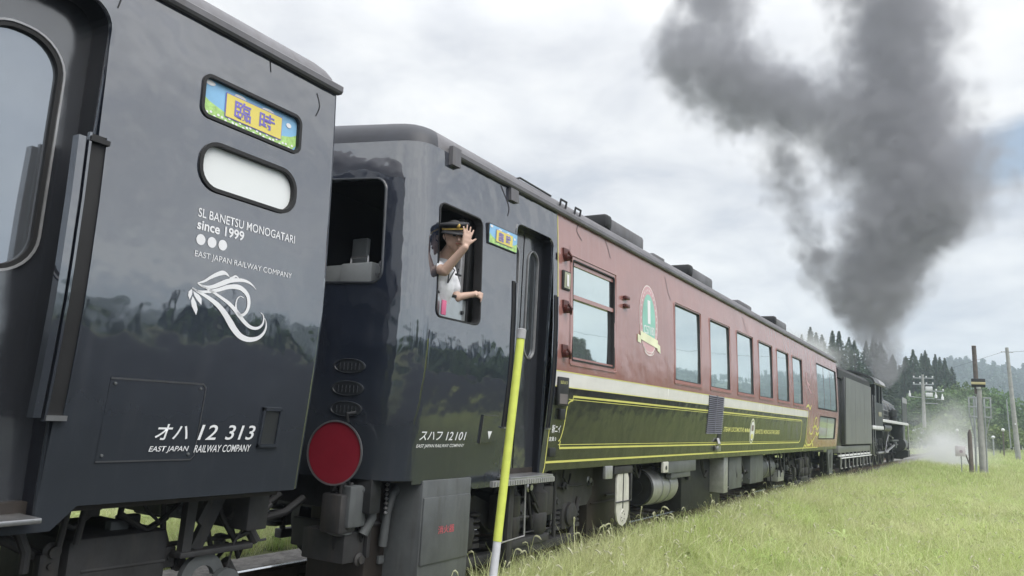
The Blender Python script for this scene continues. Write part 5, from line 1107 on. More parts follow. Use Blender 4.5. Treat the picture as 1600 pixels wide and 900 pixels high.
mb = MB(); mb.tube([(2.6, 77.8, 8.9), (12, 60, 8.2), (22, 40, 8.6)], .012, 5); mb.tube([(-90, 190, 9.5), (-5.4, 110, 8.8), (2.3, 77.8, 8.95)], .012, 5); tag(mb.build('overhead_wire', SOOT), 'thin overhead wires strung to the right-hand utility pole', 'wire')

# ================================================================== VEGETATION
def leaf_mesh(name, P_, Nrm, size, m, wid=.6):
    """many small leaf-sized quads: P_ centres, Nrm direction each leaf points along, size array"""
    n_ = len(P_); a = Nrm / np.linalg.norm(Nrm, axis=1)[:, None]; b = rng.normal(size=(n_, 3)); b -= (a * b).sum(1)[:, None] * a; b /= np.linalg.norm(b, axis=1)[:, None]
    s = size[:, None]; v = np.stack([P_ - a * s * .5, P_ + b * s * wid * .5, P_ + a * s * .5, P_ - b * s * wid * .5], 1).reshape(-1, 3)
    me = bpy.data.meshes.new(name); me.vertices.add(len(v)); me.vertices.foreach_set('co', v.ravel()); me.loops.add(4 * n_); me.loops.foreach_set('vertex_index', np.arange(4 * n_)); me.polygons.add(n_); me.polygons.foreach_set('loop_start', np.arange(n_) * 4); me.update(calc_edges=True); me.materials.append(m); return me
CON = mat('conifer_needles', (.040, .072, .034), .7, var=.5, vscale=.7, rand=.25, trans=.12)
BRO = mat('broad_leaves', (.10, .165, .045), .65, var=.45, vscale=.6, rand=.25, trans=.22)
BUSH = mat('pale_bush_leaves', (.16, .23, .06), .65, var=.35, vscale=.8, rand=.2, trans=.25)
BARK = mat('bark', (.09, .07, .055), .9, var=.3)
def conifer_data(h, r, n_=3400):
    t = rng.random(n_) ** .85; lay = np.round(t * 26) / 26 + rng.normal(size=n_) * .02; t = np.clip(lay, 0.02, .995)
    lobes = 1 + .25 * np.sin(rng.random() * 6 + t * 40); ang = rng.random(n_) * 2 * PI
    branch = .72 + .28 * np.sin(ang * 7 + np.floor(t * 26) * 2.1)
    R_ = r * (1 - t) ** .9 * lobes * branch * (.30 + .70 * rng.random(n_) ** .6) + .02
    P_ = np.stack([R_ * np.cos(ang), R_ * np.sin(ang), h * (.10 + .90 * t) - R_ * .28], 1); D_ = np.stack([np.cos(ang), np.sin(ang), -.35 + rng.normal(size=n_) * .25], 1); return P_, D_
def conifer_mesh(h, r):
    P_, D_ = conifer_data(h, r); sz = .85 * (.6 + .7 * rng.random(len(P_))) * (1 - .72 * P_[:, 2] / h); return leaf_mesh('conifer_crown', P_, D_, sz, CON, .42)
def broad_mesh(h, r, m, n_=2600, leaf=.42):
    k = 16; c = np.stack([rng.normal(size=k) * r * .42, rng.normal(size=k) * r * .42, h * (.42 + .42 * rng.random(k))], 1); cr_ = r * (.32 + .26 * rng.random(k)); w_ = cr_ ** 2 / (cr_ ** 2).sum(); id_ = rng.choice(k, n_, p=w_)
    d_ = rng.normal(size=(n_, 3)); d_ /= np.linalg.norm(d_, axis=1)[:, None]; P_ = c[id_] + d_ * (cr_[id_] * (.65 + .4 * rng.random(n_)))[:, None] * np.array([1, 1, .8]); P_[:, 2] = np.maximum(P_[:, 2], h * .06)
    D_ = d_ + rng.normal(size=(n_, 3)) * .6; return leaf_mesh('leafy_crown', P_, D_, leaf * (.6 + .8 * rng.random(n_)), m, .7)
def trunk_mesh(h, r):
    mb = MB(); mb.tube([(0, 0, -.3), (.05, 0, h * .35), (0, .05, h * .7), (0, 0, h * .92)], [r, r * .8, r * .45, r * .1], 8)
    for i in range(7): a = i * 2.4; z = h * (.3 + .08 * i); mb.tube([(0, 0, z), (math.cos(a) * h * .12, math.sin(a) * h * .12, z + h * .06)], [r * .3, r * .08], 5)
    o = mb.build('trunk', BARK); me = o.data; bpy.data.objects.remove(o); return me
def tree(name, x, y, s, crown, trunk, label, cat, group, rz=0.):
    e_ = empty(name, (x, y, ground_z(x, y)), label, cat, group, rz); e_.scale = (s, s, s); link(bpy.data.objects.new('trunk', trunk), e_); link(bpy.data.objects.new('crown', crown), e_); return e_
cons = [(conifer_mesh(14, r_), trunk_mesh(14, .28)) for r_ in (3.1, 3.8, 4.4, 3.4, 4.0)]
def xat(px, Y):      # photograph column -> x at distance Y (camera calibration)
    a = px - 800; return Y * (.8583 * a - .0368 * 230 - .5118 * 1198.85) / (.5103 * a + .1654 * 230 + .8439 * 1198.85)
rows = []
for px, top, Y in ((1252, 522, 118), (1265, 512, 112), (1278, 520, 120), (1290, 516, 110), (1303, 523, 118), (1316, 520, 112), (1329, 526, 120), (1341, 519, 113), (1352, 527, 121), (1364, 524, 114), (1376, 533, 122),
                   (1388, 560, 150), (1398, 553, 142), (1407, 557, 152), (1416, 549, 144), (1424, 556, 150), (1433, 547, 141), (1441, 555, 152), (1449, 553, 143), (1457, 560, 150), (1465, 558, 144), (1473, 552, 151), (1480, 556, 146), (1488, 575, 150), (1494, 596, 148), (1393, 558, 160), (1403, 556, 162), (1412, 552, 158), (1421, 554, 161), (1430, 550, 163), (1438, 552, 159), (1446, 549, 162), (1454, 556, 160), (1462, 553, 163), (1470, 556, 158), (1478, 560, 161), (1484, 566, 163),
                   (1395, 572, 136), (1412, 575, 135), (1430, 570, 136), (1447, 577, 134), (1462, 576, 135), (1478, 584, 134)):
    px += random.uniform(-5, 5); Y += random.uniform(-3, 3); top += random.choice((-6, -3, 0, 3, 6, 12)) + random.uniform(-3, 3)
    x = xat(px, Y); dep = Y * .844 - x * .512; zt = 1.51 + (684 - (1525 - px) * .0545 - top) / 1198.85 * dep; rows.append((x, Y, zt, px))
for i, (x, Y, zt, px) in enumerate(rows):
    c_, t_ = cons[(i * 3 + i // 4) % 5]; left = px < 1380
    tree('conifer', x, Y, (zt - ground_z(x, Y)) / 14., c_, t_, 'dark conifer rising behind the coach roof, left of the smoke column' if left else 'dark conifer in the tall stand right of the smoke column', 'conifer', 'conifers behind the coach roof' if left else 'conifers in the stand right of the smoke', rz=i * 1.7)
bros = [(broad_mesh(8, 3.6, BRO), trunk_mesh(6, .2)) for _ in range(3)]; bus = [(broad_mesh(3, 2.0, BUSH, 1500, .32), trunk_mesh(2, .06)) for _ in range(3)]
for i, (px, top, Y) in enumerate(((1392, 640, 128), (1408, 632, 126), (1425, 640, 127), (1484, 612, 128), (1498, 604, 132), (1512, 608, 136), (1526, 606, 140), (1541, 612, 138), (1553, 622, 142), (1566, 634, 150), (1580, 640, 155), (1594, 645, 150), (1608, 640, 152), (1490, 632, 118), (1508, 636, 122), (1532, 640, 125), (1470, 612, 126), (1625, 636, 150), (1640, 640, 155))):
    x = xat(px, Y); dep = Y * .844 - x * .512; zt = 1.51 + (684 - (1525 - px) * .0545 - top) / 1198.85 * dep; c_, t_ = bros[i % 3]
    tree('broadleaf_tree', x, Y, (zt - ground_z(x, Y)) / 7.6, c_, t_, 'rounded mid-green broadleaf tree below the conifers and the hill', 'tree', 'broadleaf trees at the edge of the field', rz=i * 2.1)
for i, (px, top, Y) in enumerate(((1452, 642, 134), (1462, 636, 136), (1474, 642, 133), (1440, 650, 135), (1485, 655, 104), (1500, 664, 108), (1516, 668, 110), (1550, 668, 112), (1562, 672, 104), (1397, 662, 90), (1405, 668, 84), (1478, 666, 92), (1585, 672, 118))):
    x = xat(px, Y); dep = Y * .844 - x * .512; zt = 1.51 + (684 - (1525 - px) * .0545 - top) / 1198.85 * dep; c_, t_ = bus[i % 3]
    tree('bush', x, Y, max(.3, (zt - ground_z(x, Y)) / 2.8), c_, t_, 'pale yellow-green bush at the far edge of the grass', 'bush', 'bushes at the far edge of the grass', rz=i * 1.3)

ORD = [(a + b_).replace('twenty-', 'twenty-') for a, b_ in [('', q) for q in ('first second third fourth fifth sixth seventh eighth ninth tenth eleventh twelfth thirteenth fourteenth fifteenth sixteenth seventeenth eighteenth nineteenth twentieth').split()] + [(p_, q) for p_ in ('twenty-', 'thirty-') for q in 'first second third fourth fifth sixth seventh eighth ninth tenth'.split()]]
for grp, ph in (('conifers behind the coach roof', '%s conifer from the left among the %s ones above the coach roof'), ('conifers in the stand right of the smoke', '%s conifer from the left in the %s stand right of the smoke'), ('broadleaf trees at the edge of the field', '%s %s broadleaf tree from the left along the field edge'), ('bushes at the far edge of the grass', '%s %s bush from the left at the far edge of the grass')):
    ms_ = sorted([o for o in COL.objects if o.get('group') == grp], key=lambda o: (o.location.x + .0) / o.location.y)
    for i, o in enumerate(ms_): o['label'] = ph % (ORD[i], 'dark' if 'conifer' in grp else ('mid-green' if 'broad' in grp else 'pale yellow-green'))
# scattered masses: points carry scale, turn and variant; instanced by geometry nodes
def scatter(name, P_, scl, protos, label, tilt=.0, base=None):
    c = bpy.data.collections.new(name + '_variants')
    for k_, m_ in enumerate(protos): c.objects.link(bpy.data.objects.new('%s_variant_%02d' % (name, k_), m_))
    n_ = len(P_); me = bpy.data.meshes.new(name); me.vertices.add(n_); me.vertices.foreach_set('co', np.asarray(P_, dtype=np.float32).ravel())
    for a, t_, v_ in (('scl', 'FLOAT', scl), ('idx', 'INT', rng.integers(0, len(protos), n_))): at_ = me.attributes.new(a, t_, 'POINT'); at_.data.foreach_set('value', v_)
    rot = np.stack([rng.normal(size=n_) * tilt, rng.normal(size=n_) * tilt, rng.random(n_) * 2 * PI], 1); at_ = me.attributes.new('rot', 'FLOAT_VECTOR', 'POINT'); at_.data.foreach_set('vector', rot.astype(np.float32).ravel())
    o = link(bpy.data.objects.new(name, me)); tag(o, label, kind='stuff')
    g = bpy.data.node_groups.new(name + '_nodes', 'GeometryNodeTree'); g.interface.new_socket('Geometry', in_out='INPUT', socket_type='NodeSocketGeometry'); g.interface.new_socket('Geometry', in_out='OUTPUT', socket_type='NodeSocketGeometry')
    gi, go = g.nodes.new('NodeGroupInput'), g.nodes.new('NodeGroupOutput'); mp_ = g.nodes.new('GeometryNodeMeshToPoints'); ip = g.nodes.new('GeometryNodeInstanceOnPoints'); ci = g.nodes.new('GeometryNodeCollectionInfo')
    ci.inputs[0].default_value = c; ci.inputs['Separate Children'].default_value = True; ci.inputs['Reset Children'].default_value = True; ip.inputs['Pick Instance'].default_value = True
    def at(nm, dt): q = g.nodes.new('GeometryNodeInputNamedAttribute'); q.data_type = dt; q.inputs['Name'].default_value = nm; return [s_ for s_ in q.outputs if s_.enabled and s_.name == 'Attribute'][0]
    K = g.links.new; K(gi.outputs[0], mp_.inputs[0]); K(mp_.outputs[0], ip.inputs['Points']); K(ci.outputs[0], ip.inputs['Instance']); K(at('idx', 'INT'), ip.inputs['Instance Index']); K(at('rot', 'FLOAT_VECTOR'), ip.inputs['Rotation']); K(at('scl', 'FLOAT'), ip.inputs['Scale']); K(ip.outputs[0], go.inputs[0])
    md = o.modifiers.new('instances', 'NODES'); md.node_group = g; return o

# hills all round
def ridge(az):   # az in degrees from +Y clockwise
    dip = 20 * min(1, max(0, (-1.2 - az) / 3.)) * (1 if az > -60 else max(0, 1 - (-60 - az) / 30))
    return 47 - dip + 9 * noise.noise(Vector((math.sin(Rd(az)) * 1.7, math.cos(Rd(az)) * 1.7, 4.4))) + 7 * noise.noise(Vector((math.sin(Rd(az)) * 6, math.cos(Rd(az)) * 6, 1.4))) - 1.1 * max(-1.5, min(6, az))
def hill_z(az, r):
    t = min(1, max(0, (r - 330) / 360)); t = t * t * (3 - 2 * t); a = Rd(az); x, y = math.sin(a) * r, math.cos(a) * r
    return -1.5 + ridge(az) * t * (1 + .0) + 9 * t * noise.noise(Vector((x * .012, y * .012, 2.))) + (r - 690) * .02 * (r > 690)
azs = np.arange(0, 360, 1.5); rs_ = np.linspace(300, 1000, 29); n_ = len(azs)
hv = [(math.sin(Rd(a)) * r, math.cos(Rd(a)) * r, hill_z((a + 180) % 360 - 180, r)) for r in rs_ for a in azs]
HILL = mat('forest_floor_green', (.05, .075, .035), .95, var=.4, vscale=.02)
tag(MB().add(hv, [(j * n_ + i, j * n_ + (i + 1) % n_, (j + 1) * n_ + (i + 1) % n_, (j + 1) * n_ + i) for j in range(len(rs_) - 1) for i in range(n_)]).build('hills', HILL), 'low wooded hills rising beyond the fields', kind='structure')
HW_ = mat('far_wood_leaves', (.045, .078, .045), .8, var=.45, vscale=.25, rand=.35)
wood = [broad_mesh(9, 5.0, HW_, 160, 2.4), broad_mesh(10, 4.6, HW_, 160, 2.2), leaf_mesh('far_conifer', *conifer_data(13, 3.2, 160), np.full(160, 2.6), CON, .5)]
pp = []
for _ in range(9000):
    a = random.uniform(-16, 12) if random.random() < .55 else random.uniform(-180, 180); r = random.uniform(390, 760); pp.append((math.sin(Rd(a)) * r, math.cos(Rd(a)) * r, hill_z(a, r) - 1))
scatter('hillside_wood', pp, rng.uniform(.7, 1.25, len(pp)), wood, 'dense wood covering the far hillsides')
# wood edge across the field behind the photographer (seen mirrored in the paint and the windows)
wd2 = [broad_mesh(9, 4.2, BRO, 900, .8), broad_mesh(7, 4.0, BRO, 800, .8), leaf_mesh('edge_conifer', *conifer_data(12, 2.6, 900), np.full(900, .9), CON, .45)]
pp = []; sc_ = []
for _ in range(230):
    a = random.uniform(12, 168); r = 62 + 10 * noise.noise(Vector((a * .05, 0, 7))) + random.uniform(0, 26); pp.append((math.sin(Rd(a)) * r, math.cos(Rd(a)) * r, -.6)); sc_.append(max(.2, .60 + .9 * noise.noise(Vector((a * .11, 3, 1))) + random.uniform(-.12, .15)))
scatter('woodland_edge', pp, np.array(sc_), wd2, 'uneven edge of woodland across the field facing the train')

# ---- grass
def blade_mesh(name, n_, h, spread, wd_, m, heads=0, hm=None, lean=.5):
    vs, fs, mi = [], [], []
    for i in range(n_):
        a = random.uniform(0, 2 * PI); r = spread * math.sqrt(random.random()); bx, by = r * math.cos(a), r * math.sin(a); d_ = random.uniform(0, 2 * PI); hh = h * random.uniform(.45, 1.1); ln = lean * random.uniform(.15, 1.2) * hh; ww = wd_ * random.uniform(.6, 1.2); f = random.uniform(0, PI)
        dx, dy = math.cos(d_), math.sin(d_); sx, sy = math.cos(f) * ww / 2, math.sin(f) * ww / 2; b = len(vs)
        for t, k_ in ((0, 1), (.4, .9), (.75, .6)): q = ln * t ** 2; z = hh * (t - .28 * t * t * (ln / hh)); vs += [(bx + dx * q - sx * k_, by + dy * q - sy * k_, z), (bx + dx * q + sx * k_, by + dy * q + sy * k_, z)]
        vs.append((bx + dx * ln * 1.15, by + dy * ln * 1.15, hh * (1 - .32 * ln / hh))); fs += [(b, b + 1, b + 3, b + 2), (b + 2, b + 3, b + 5, b + 4), (b + 4, b + 5, b + 6)]; mi += [0, 0, 0]
    for i in range(heads):
        a = random.uniform(0, 2 * PI); r = spread * random.random(); bx, by = r * math.cos(a), r * math.sin(a); d_ = random.uniform(0, 2 * PI); dx, dy = math.cos(d_), math.sin(d_); hh = h * random.uniform(.95, 1.3); mb = MB()
        st = [(bx + dx * hh * .22 * t ** 2, by + dy * hh * .22 * t ** 2, hh * t) for t in (0, .4, .8, 1)]; mb.tube(st, .0022, 3, False); e0 = Vector(st[-1]); L_ = random.uniform(.04, .06)
        hp_ = [e0 + Vector((dx * L_ * s_ * .8, dy * L_ * s_ * .8, L_ * (.45 * s_ - .9 * s_ * s_))) for s_ in (0, .35, .7, 1.)]; nst = len(mb.f); mb.tube(hp_, [.003, .0065, .0065, .002], 5, False)
        b = len(vs); vs += [tuple(v) for v in mb.v]; fs += [tuple(i_ + b for i_ in f_) for f_ in mb.f]; mi += [0] * nst + [1] * (len(mb.f) - nst)
    me = bpy.data.meshes.new(name); me.from_pydata(vs, [], fs); me.materials.append(m); me.materials.append(hm or m); me.polygons.foreach_set('material_index', mi); me.update(); return me
GR1 = mat('grass_yellow_green', (.52, .61, .23), .6, var=.2, vscale=3, rand=.25, trans=.35, patch=((.66, .66, .40), .45, .75))
GR2 = mat('grass_dry_straw', (.66, .68, .40), .65, var=.2, vscale=3, rand=.2, trans=.3)
GR3 = mat('grass_deep_green', (.36, .48, .15), .6, var=.25, vscale=3, rand=.25, trans=.3, patch=((.60, .60, .33), .45, .6))
SEED = mat('pale_seed_head', (.60, .60, .42), .8, var=.12, trans=.3)
def weed_mesh(n_, s_, m):
    vs, fs = [], []
    for i in range(n_):
        a = random.uniform(0, 2 * PI); L_ = s_ * random.uniform(.6, 1.1); w_ = L_ * random.uniform(.16, .24); ux, uy = math.cos(a), math.sin(a); z0_ = random.uniform(0, s_ * .9); b = len(vs)
        for t, k_, z in ((.05, .2, 0), (.35, 1, .16), (.7, .85, .2), (1., .05, .08)): vs += [(ux * L_ * t - uy * w_ * k_ / 2, uy * L_ * t + ux * w_ * k_ / 2, z0_ + z * L_), (ux * L_ * t + uy * w_ * k_ / 2, uy * L_ * t - ux * w_ * k_ / 2, z0_ + z * L_)]
        fs += [(b + 2 * q, b + 2 * q + 1, b + 2 * q + 3, b + 2 * q + 2) for q in range(3)]
    me = bpy.data.meshes.new('weed'); me.from_pydata(vs, [], fs); me.materials.append(m); me.update(); return me
near = [blade_mesh('clump', 36, .34, .15, .005, GR1, lean=1.3), blade_mesh('clump', 34, .36, .13, .005, GR1, lean=.9), blade_mesh('clump', 34, .32, .13, .005, GR1, lean=1.0), blade_mesh('clump', 30, .36, .12, .004, GR2, lean=1.1), blade_mesh('clump', 34, .27, .13, .006, GR3, lean=.7), blade_mesh('clump', 30, .38, .13, .004, GR2, 1, SEED, 1.1), blade_mesh('clump', 34, .36, .14, .005, GR1, lean=1.1), blade_mesh('clump', 34, .34, .14, .005, GR1, lean=1.2), blade_mesh('clump', 30, .33, .12, .0045, GR2, lean=.9)]
near += [blade_mesh('clump', 30, .40, .10, .005, GR1, lean=.7), blade_mesh('clump', 30, .22, .14, .005, GR2, lean=1.4), weed_mesh(16, .17, GR3), weed_mesh(12, .13, mat('broad_weed_leaf', (.24, .36, .12), .6, var=.25, rand=.2, trans=.25))]
mid = [blade_mesh('tuft', 40, .36, .42, .011, GR1, lean=1.), blade_mesh('tuft', 36, .34, .42, .010, GR2, lean=1.), blade_mesh('tuft', 40, .30, .42, .013, GR3), blade_mesh('tuft', 40, .38, .45, .011, GR1)]
def edge_ok(x, y, h=0):
    d_ = x - track_x(y)
    return d_ > 1.22 + .15 * noise.noise(Vector((y * .6, 0, 0))) or d_ < -2.1
def field(y0, y1, x0f, x1f, dens):
    out_ = []; y = y0
    A_ = 0; ys2 = np.linspace(y0, y1, 200); area = sum((x1f(q) - x0f(q)) for q in ys2) / 200 * (y1 - y0); n2 = int(area * dens)
    wts = np.array([x1f(q) - x0f(q) for q in ys2]); wts = wts / wts.sum(); yi = rng.choice(200, n2, p=wts); yy = ys2[yi] + rng.random(n2) * (y1 - y0) / 200
    for q in yy:
        x = x0f(q) + random.random() * (x1f(q) - x0f(q))
        if edge_ok(x, q) and (q > 14.2 or x < max(-2.85, q - 8.45 + .25 * noise.noise(Vector((x, q, 0))))): out_.append((x, q, ground_z(x, q)))
    return out_
R1 = lambda q: .10 * q + 3.5
pts = field(5.0, 9, lambda q: -3.9, lambda q: 3.5, 170) + field(9, 16, lambda q: -3.9, R1, 130) + field(16, 30, lambda q: -3.9, R1, 75)
pts += field(2, 14, lambda q: -10.5, lambda q: -7.1, 90)
pts += field(5.2, 26, lambda q: -3.85, lambda q: -2.9, 170)
pz = np.array(pts); patch = np.array([noise.noise(Vector((p[0] * .35, p[1] * .35, 0))) for p in pts]); near_edge = np.array([max(0, 1 - abs(p[0] - track_x(p[1]) - 1.5) / .7) for p in pts])
scatter('meadow_grass', pts, np.clip(1.0 + .4 * patch + .12 * near_edge + rng.normal(size=len(pts)) * .2, .5, 1.7), near, 'pale yellow-green meadow grass with drooping seed heads beside the train', .12)
pts = field(30, 60, lambda q: track_x(q) + 1.5, lambda q: .1 * q + 4, 16) + field(60, 140, lambda q: track_x(q) - 8, lambda q: .1 * q + 6, 5) + field(14, 60, lambda q: track_x(q) - 14, lambda q: track_x(q) - 2, 6)
scatter('field_grass', pts, rng.uniform(.8, 1.3, len(pts)) * np.array([1. if p[1] < 60 else 1.3 for p in pts]), mid, 'bright grass of the open field beyond the train', .1)

# ================================================================== SMOKE, STEAM, HAZE
def hull(name, balls, vox, m, label):
    mb = MB()
    for (x, y, z, r) in balls: mb.sphere((x, y, z), r, (1, 1, 1), 16)
    o = mb.build(name, m, None); remesh(o, vox, .5, 3); tag(o, label, kind='stuff'); return o
def volmat(name, colr, dens, field_fn, nscale, namp, aniso=.2, thresh=0., sharp=1., billow=False):
    m = bpy.data.materials.new(name); m.use_nodes = True; t = m.node_tree; t.nodes.clear(); K = t.links.new
    o = N(t, 'ShaderNodeOutputMaterial'); v = N(t, 'ShaderNodeVolumePrincipled'); v.inputs['Color'].default_value = (*colr, 1); v.inputs['Anisotropy'].default_value = aniso; v.inputs['Density Attribute'].default_value = ''
    K(v.outputs[0], o.inputs['Volume']); ge = N(t, 'ShaderNodeNewGeometry'); f = field_fn(t, ge.outputs['Position'])
    def MT(op, a, b=None, c=None, clamp=False):
        q = N(t, 'ShaderNodeMath', operation=op); q.use_clamp = clamp
        for i, val in enumerate((a, b, c)):
            if val is None: continue
            if isinstance(val, (int, float)): q.inputs[i].default_value = val
            else: K(val, q.inputs[i])
        return q.outputs[0]
    nz = N(t, 'ShaderNodeTexNoise', i_Scale=nscale, i_Detail=3.5, i_Roughness=.55, i_Distortion=.4); K(ge.outputs['Position'], nz.inputs['Vector'])
    e1 = MT('MULTIPLY_ADD', MT('SUBTRACT', nz.outputs['Fac'], .5), namp, f); e2 = MT('MULTIPLY', MT('SUBTRACT', e1, thresh), sharp, clamp=True)
    if billow:
        n2_ = N(t, 'ShaderNodeTexNoise', i_Scale=nscale * 2.2, i_Detail=2.5, i_Roughness=.5); K(ge.outputs['Position'], n2_.inputs['Vector'])
        sb_ = N(t, 'ShaderNodeSeparateXYZ'); K(ge.outputs['Position'], sb_.inputs[0]); lo_ = N(t, 'ShaderNodeMapRange', i_From_Min=4, i_From_Max=10, i_To_Min=.16, i_To_Max=0.); K(sb_.outputs[2], lo_.inputs[0]); e1 = MT('ADD', e1, MT('MULTIPLY', lo_.outputs[0], MT('GREATER_THAN', f, 0.)))
        bl_ = MT('MULTIPLY_ADD', MT('ABSOLUTE', MT('SUBTRACT', n2_.outputs['Fac'], .5)), 2.1, MT('SUBTRACT', e1, .17)); e2 = MT('MULTIPLY', MT('SUBTRACT', bl_, thresh), sharp, clamp=True)
        sz_ = N(t, 'ShaderNodeSeparateXYZ'); K(ge.outputs['Position'], sz_.inputs[0]); g_ = N(t, 'ShaderNodeMapRange', i_From_Min=4, i_From_Max=15, i_To_Min=5.5, i_To_Max=1.15); K(sz_.outputs[2], g_.inputs[0])
        K(MT('MULTIPLY', MT('MULTIPLY', MT('MULTIPLY', e2, e2), dens), g_.outputs[0]), v.inputs['Density']); return m
    K(MT('MULTIPLY', MT('MULTIPLY', e2, e2), dens), v.inputs['Density']); return m
def mth(t, op, a, b=None):
    q = N(t, 'ShaderNodeMath', operation=op)
    for i, val in enumerate((a, b)):
        if val is None: continue
        if isinstance(val, (int, float)): q.inputs[i].default_value = val
        else: t.links.new(val, q.inputs[i])
    return q.outputs[0]
def curve(t, src, lo, hi, pts, vmin, vmax):
    """value along a curve: pts (position, value)"""
    mr = N(t, 'ShaderNodeMapRange', i_From_Min=lo, i_From_Max=hi); t.links.new(src, mr.inputs[0]); fc = N(t, 'ShaderNodeFloatCurve'); c = fc.mapping.curves[0]
    P_ = [((p - lo) / (hi - lo), (v - vmin) / (vmax - vmin)) for p, v in pts]
    while len(c.points) < len(P_): c.points.new(.5, .5)
    for q, p in zip(c.points, sorted(P_)): q.location = p
    fc.mapping.update(); t.links.new(mr.outputs[0], fc.inputs['Value']); o_ = N(t, 'ShaderNodeMapRange', i_To_Min=vmin, i_To_Max=vmax); t.links.new(fc.outputs[0], o_.inputs[0]); return o_.outputs[0]
YS = 47.0
def pxz(px, py, Y=YS):
    x, y = px - 800, py - 450; d_ = (.8583 * x - .0368 * y - .5118 * 1198.85, .5103 * x + .1654 * y + .8439 * 1198.85, .0536 * x - .9855 * y + .1608 * 1198.85); k_ = Y / d_[1]; return d_[0] * k_, 1.51 + d_[2] * k_
def prad(px, r): return r / 1198.85 * 40.5
main = [(1386, 592, 13), (1378, 555, 25), (1368, 515, 39), (1362, 475, 58), (1366, 430, 72), (1385, 385, 88), (1418, 345, 106), (1432, 300, 116), (1424, 250, 118), (1400, 200, 108), (1392, 150, 98), (1395, 100, 90), (1400, 50, 88), (1398, 0, 84), (1390, -60, 80), (1380, -120, 100)]
lobe = [(1345, 215, 80), (1290, 190, 74), (1240, 165, 78), (1190, 145, 86), (1140, 125, 96), (1095, 105, 96), (1055, 90, 74), (1025, 95, 44)]
wisp = [(1130, 60, 62), (1120, 10, 66), (1110, -50, 80)]
low = [(1200, 215, 60), (1225, 270, 58), (1250, 330, 52), (1270, 390, 48), (1290, 440, 40)]
mid_ = [(1250, 60, 80), (1310, 90, 80), (1220, 110, 60), (1180, 40, 80)]
def seg_pts(lst): return [(*pxz(a, b), prad(a, r)) for a, b, r in lst]
Mn, Lb, Ws, Lw = seg_pts(main), seg_pts(lobe), seg_pts(wisp), seg_pts(low)
def smoke_field(t, pos):
    # gentle warp, then distance to three bent centre lines
    nz = N(t, 'ShaderNodeTexNoise', i_Scale=.22, i_Detail=2); t.links.new(pos, nz.inputs['Vector']); vm = N(t, 'ShaderNodeVectorMath', operation='MULTIPLY_ADD'); t.links.new(nz.outputs['Color'], vm.inputs[0]); vm.inputs[1].default_value = (3.2, 3.2, 3.2)
    va = N(t, 'ShaderNodeVectorMath', operation='ADD'); t.links.new(pos, va.inputs[0]); va.inputs[1].default_value = (-1.6, -1.6, -1.6); t.links.new(va.outputs[0], vm.inputs[2])
    # warp fades out at the chimney
    sp0 = N(t, 'ShaderNodeSeparateXYZ'); t.links.new(pos, sp0.inputs[0]); wf = N(t, 'ShaderNodeMapRange', i_From_Min=5, i_From_Max=14); t.links.new(sp0.outputs[2], wf.inputs[0]); mxv = N(t, 'ShaderNodeMix', data_type='VECTOR'); t.links.new(wf.outputs[0], mxv.inputs['Factor']); t.links.new(pos, mxv.inputs[4]); t.links.new(vm.outputs[0], mxv.inputs[5])
    sp = N(t, 'ShaderNodeSeparateXYZ'); t.links.new(mxv.outputs[1], sp.inputs[0]); X_, Y_, Z_ = sp.outputs[0], sp.outputs[1], sp.outputs[2]
    def along_z(P_):
        zs2 = [p[1] for p in P_]; lo, hi = min(zs2), max(zs2); xs2 = [p[0] for p in P_]; rs2 = [p[2] for p in P_]
        cx_ = curve(t, Z_, lo, hi, [(p[1], p[0]) for p in P_], min(xs2) - .5, max(xs2) + .5); r_ = curve(t, Z_, lo, hi, [(p[1], p[2]) for p in P_], 0, max(rs2) + .3)
        dx = mth(t, 'SUBTRACT', X_, cx_); dy = mth(t, 'SUBTRACT', Y_, YS); dd = mth(t, 'SQRT', mth(t, 'ADD', mth(t, 'MULTIPLY', dx, dx), mth(t, 'MULTIPLY', dy, dy))); over = mth(t, 'MAXIMUM', mth(t, 'SUBTRACT', lo, Z_), mth(t, 'SUBTRACT', Z_, hi)); dd = mth(t, 'ADD', dd, mth(t, 'MAXIMUM', over, 0.)); return mth(t, 'SUBTRACT', 1., mth(t, 'DIVIDE', dd, mth(t, 'MULTIPLY', r_, 1.45)))
    def along_x(P_):
        xs2 = [p[0] for p in P_]; lo, hi = min(xs2), max(xs2); cz_ = curve(t, X_, lo, hi, [(p[0], p[1]) for p in P_], min(p[1] for p in P_) - .5, max(p[1] for p in P_) + .5); r_ = curve(t, X_, lo, hi, [(p[0], p[2]) for p in P_], 0, max(p[2] for p in P_) + .3)
        dz = mth(t, 'SUBTRACT', Z_, cz_); dy = mth(t, 'SUBTRACT', Y_, YS); dd = mth(t, 'SQRT', mth(t, 'ADD', mth(t, 'MULTIPLY', dz, dz), mth(t, 'MULTIPLY', dy, dy))); over = mth(t, 'MAXIMUM', mth(t, 'SUBTRACT', lo, X_), mth(t, 'SUBTRACT', X_, hi)); dd = mth(t, 'ADD', dd, mth(t, 'MAXIMUM', over, 0.)); return mth(t, 'SUBTRACT', 1., mth(t, 'DIVIDE', dd, mth(t, 'MULTIPLY', r_, 1.45)))
    a = along_z(Mn); b = mth(t, 'SUBTRACT', along_x(Lb), .02); c = mth(t, 'SUBTRACT', along_z(Ws), .05); d_ = mth(t, 'SUBTRACT', along_z(Lw), .27)
    return mth(t, 'MAXIMUM', mth(t, 'MAXIMUM', a, b), mth(t, 'MAXIMUM', c, d_))
SMK = volmat('coal_smoke', (.50, .50, .54), 1.0, smoke_field, .26, 1.1, .1, .02, 1.55, billow=True)
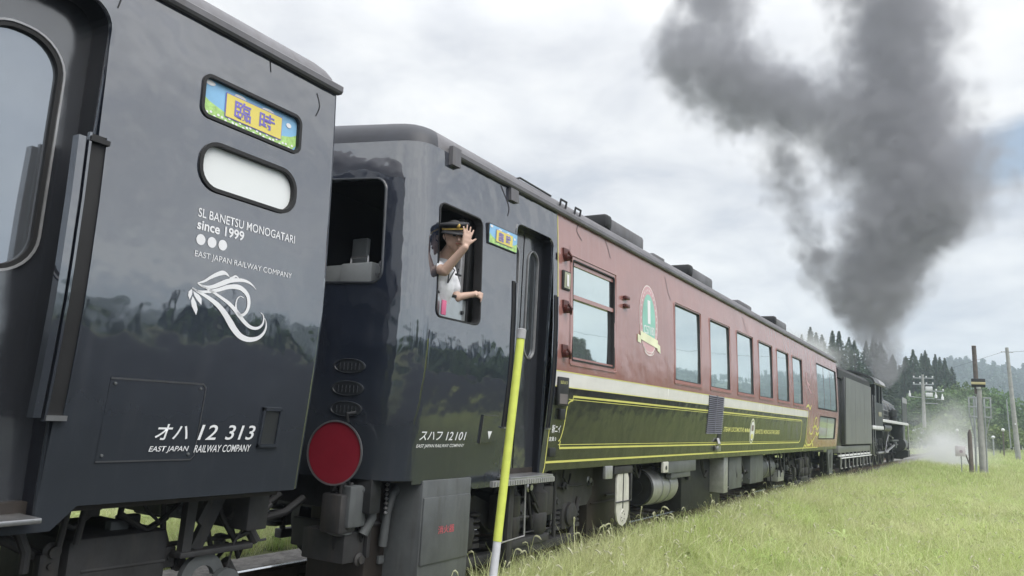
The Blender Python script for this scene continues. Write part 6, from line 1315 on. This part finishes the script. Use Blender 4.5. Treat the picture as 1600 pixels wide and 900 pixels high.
hull('smoke_plume', [(p[0], YS, p[1], p[2] * 1.75 + .3) for p in Mn + Lb + Ws + Lw + seg_pts(mid_)], .5, SMK, 'dark grey coal smoke plume billowing up and left from the locomotive chimney')
def ell_field(c, r):
    def fn(t, pos):
        va = N(t, 'ShaderNodeVectorMath', operation='SUBTRACT'); t.links.new(pos, va.inputs[0]); va.inputs[1].default_value = c; vd = N(t, 'ShaderNodeVectorMath', operation='DIVIDE'); t.links.new(va.outputs[0], vd.inputs[0]); vd.inputs[1].default_value = r
        ln = N(t, 'ShaderNodeVectorMath', operation='LENGTH'); t.links.new(vd.outputs[0], ln.inputs[0]); return mth(t, 'SUBTRACT', 1., ln.outputs['Value'])
    return fn
for nm, c, r, dn, lb in (('steam_cloud', (-1.5, 52.5, .5), (3.0, 6.0, 1.9), 1.0, 'low white cloud of steam drifting over the grass right of the engine'),
                         ('steam_cloud', (-1.6, 60, 2.2), (3.4, 7, 2.8), .14, 'thin grey steam veil drifting higher behind the signal post'),
                         ('steam_cloud', (-6.9, 39.0, 4.9), (2.2, 6.0, 1.5), .9, 'pale steam wisp trailing over the tender left of the dark smoke')):
    m = volmat('steam_' + str(len(bpy.data.materials)), (.93, .94, .95), dn, ell_field(c, r), .6, 1.7, .3, .05, 1.1)
    mb = MB(); mb.sphere(c, 1.02, r, 24); o = mb.build(nm, m); tag(o, lb, kind='stuff')
hz = bpy.data.materials.new('air_haze'); hz.use_nodes = True; t = hz.node_tree; t.nodes.clear(); o_ = N(t, 'ShaderNodeOutputMaterial'); v_ = N(t, 'ShaderNodeVolumePrincipled'); v_.inputs['Color'].default_value = (.76, .88, 1, 1); v_.inputs['Density'].default_value = .0011; v_.inputs['Anisotropy'].default_value = .3; v_.inputs['Density Attribute'].default_value = ''; t.links.new(v_.outputs[0], o_.inputs['Volume'])
HAZE = True
if HAZE: tag(MB().box(-1300, 1300, -1300, 1350, -12, 95).build('haze', hz, smooth=0), 'thin pale haze that softens the far hills', kind='stuff')
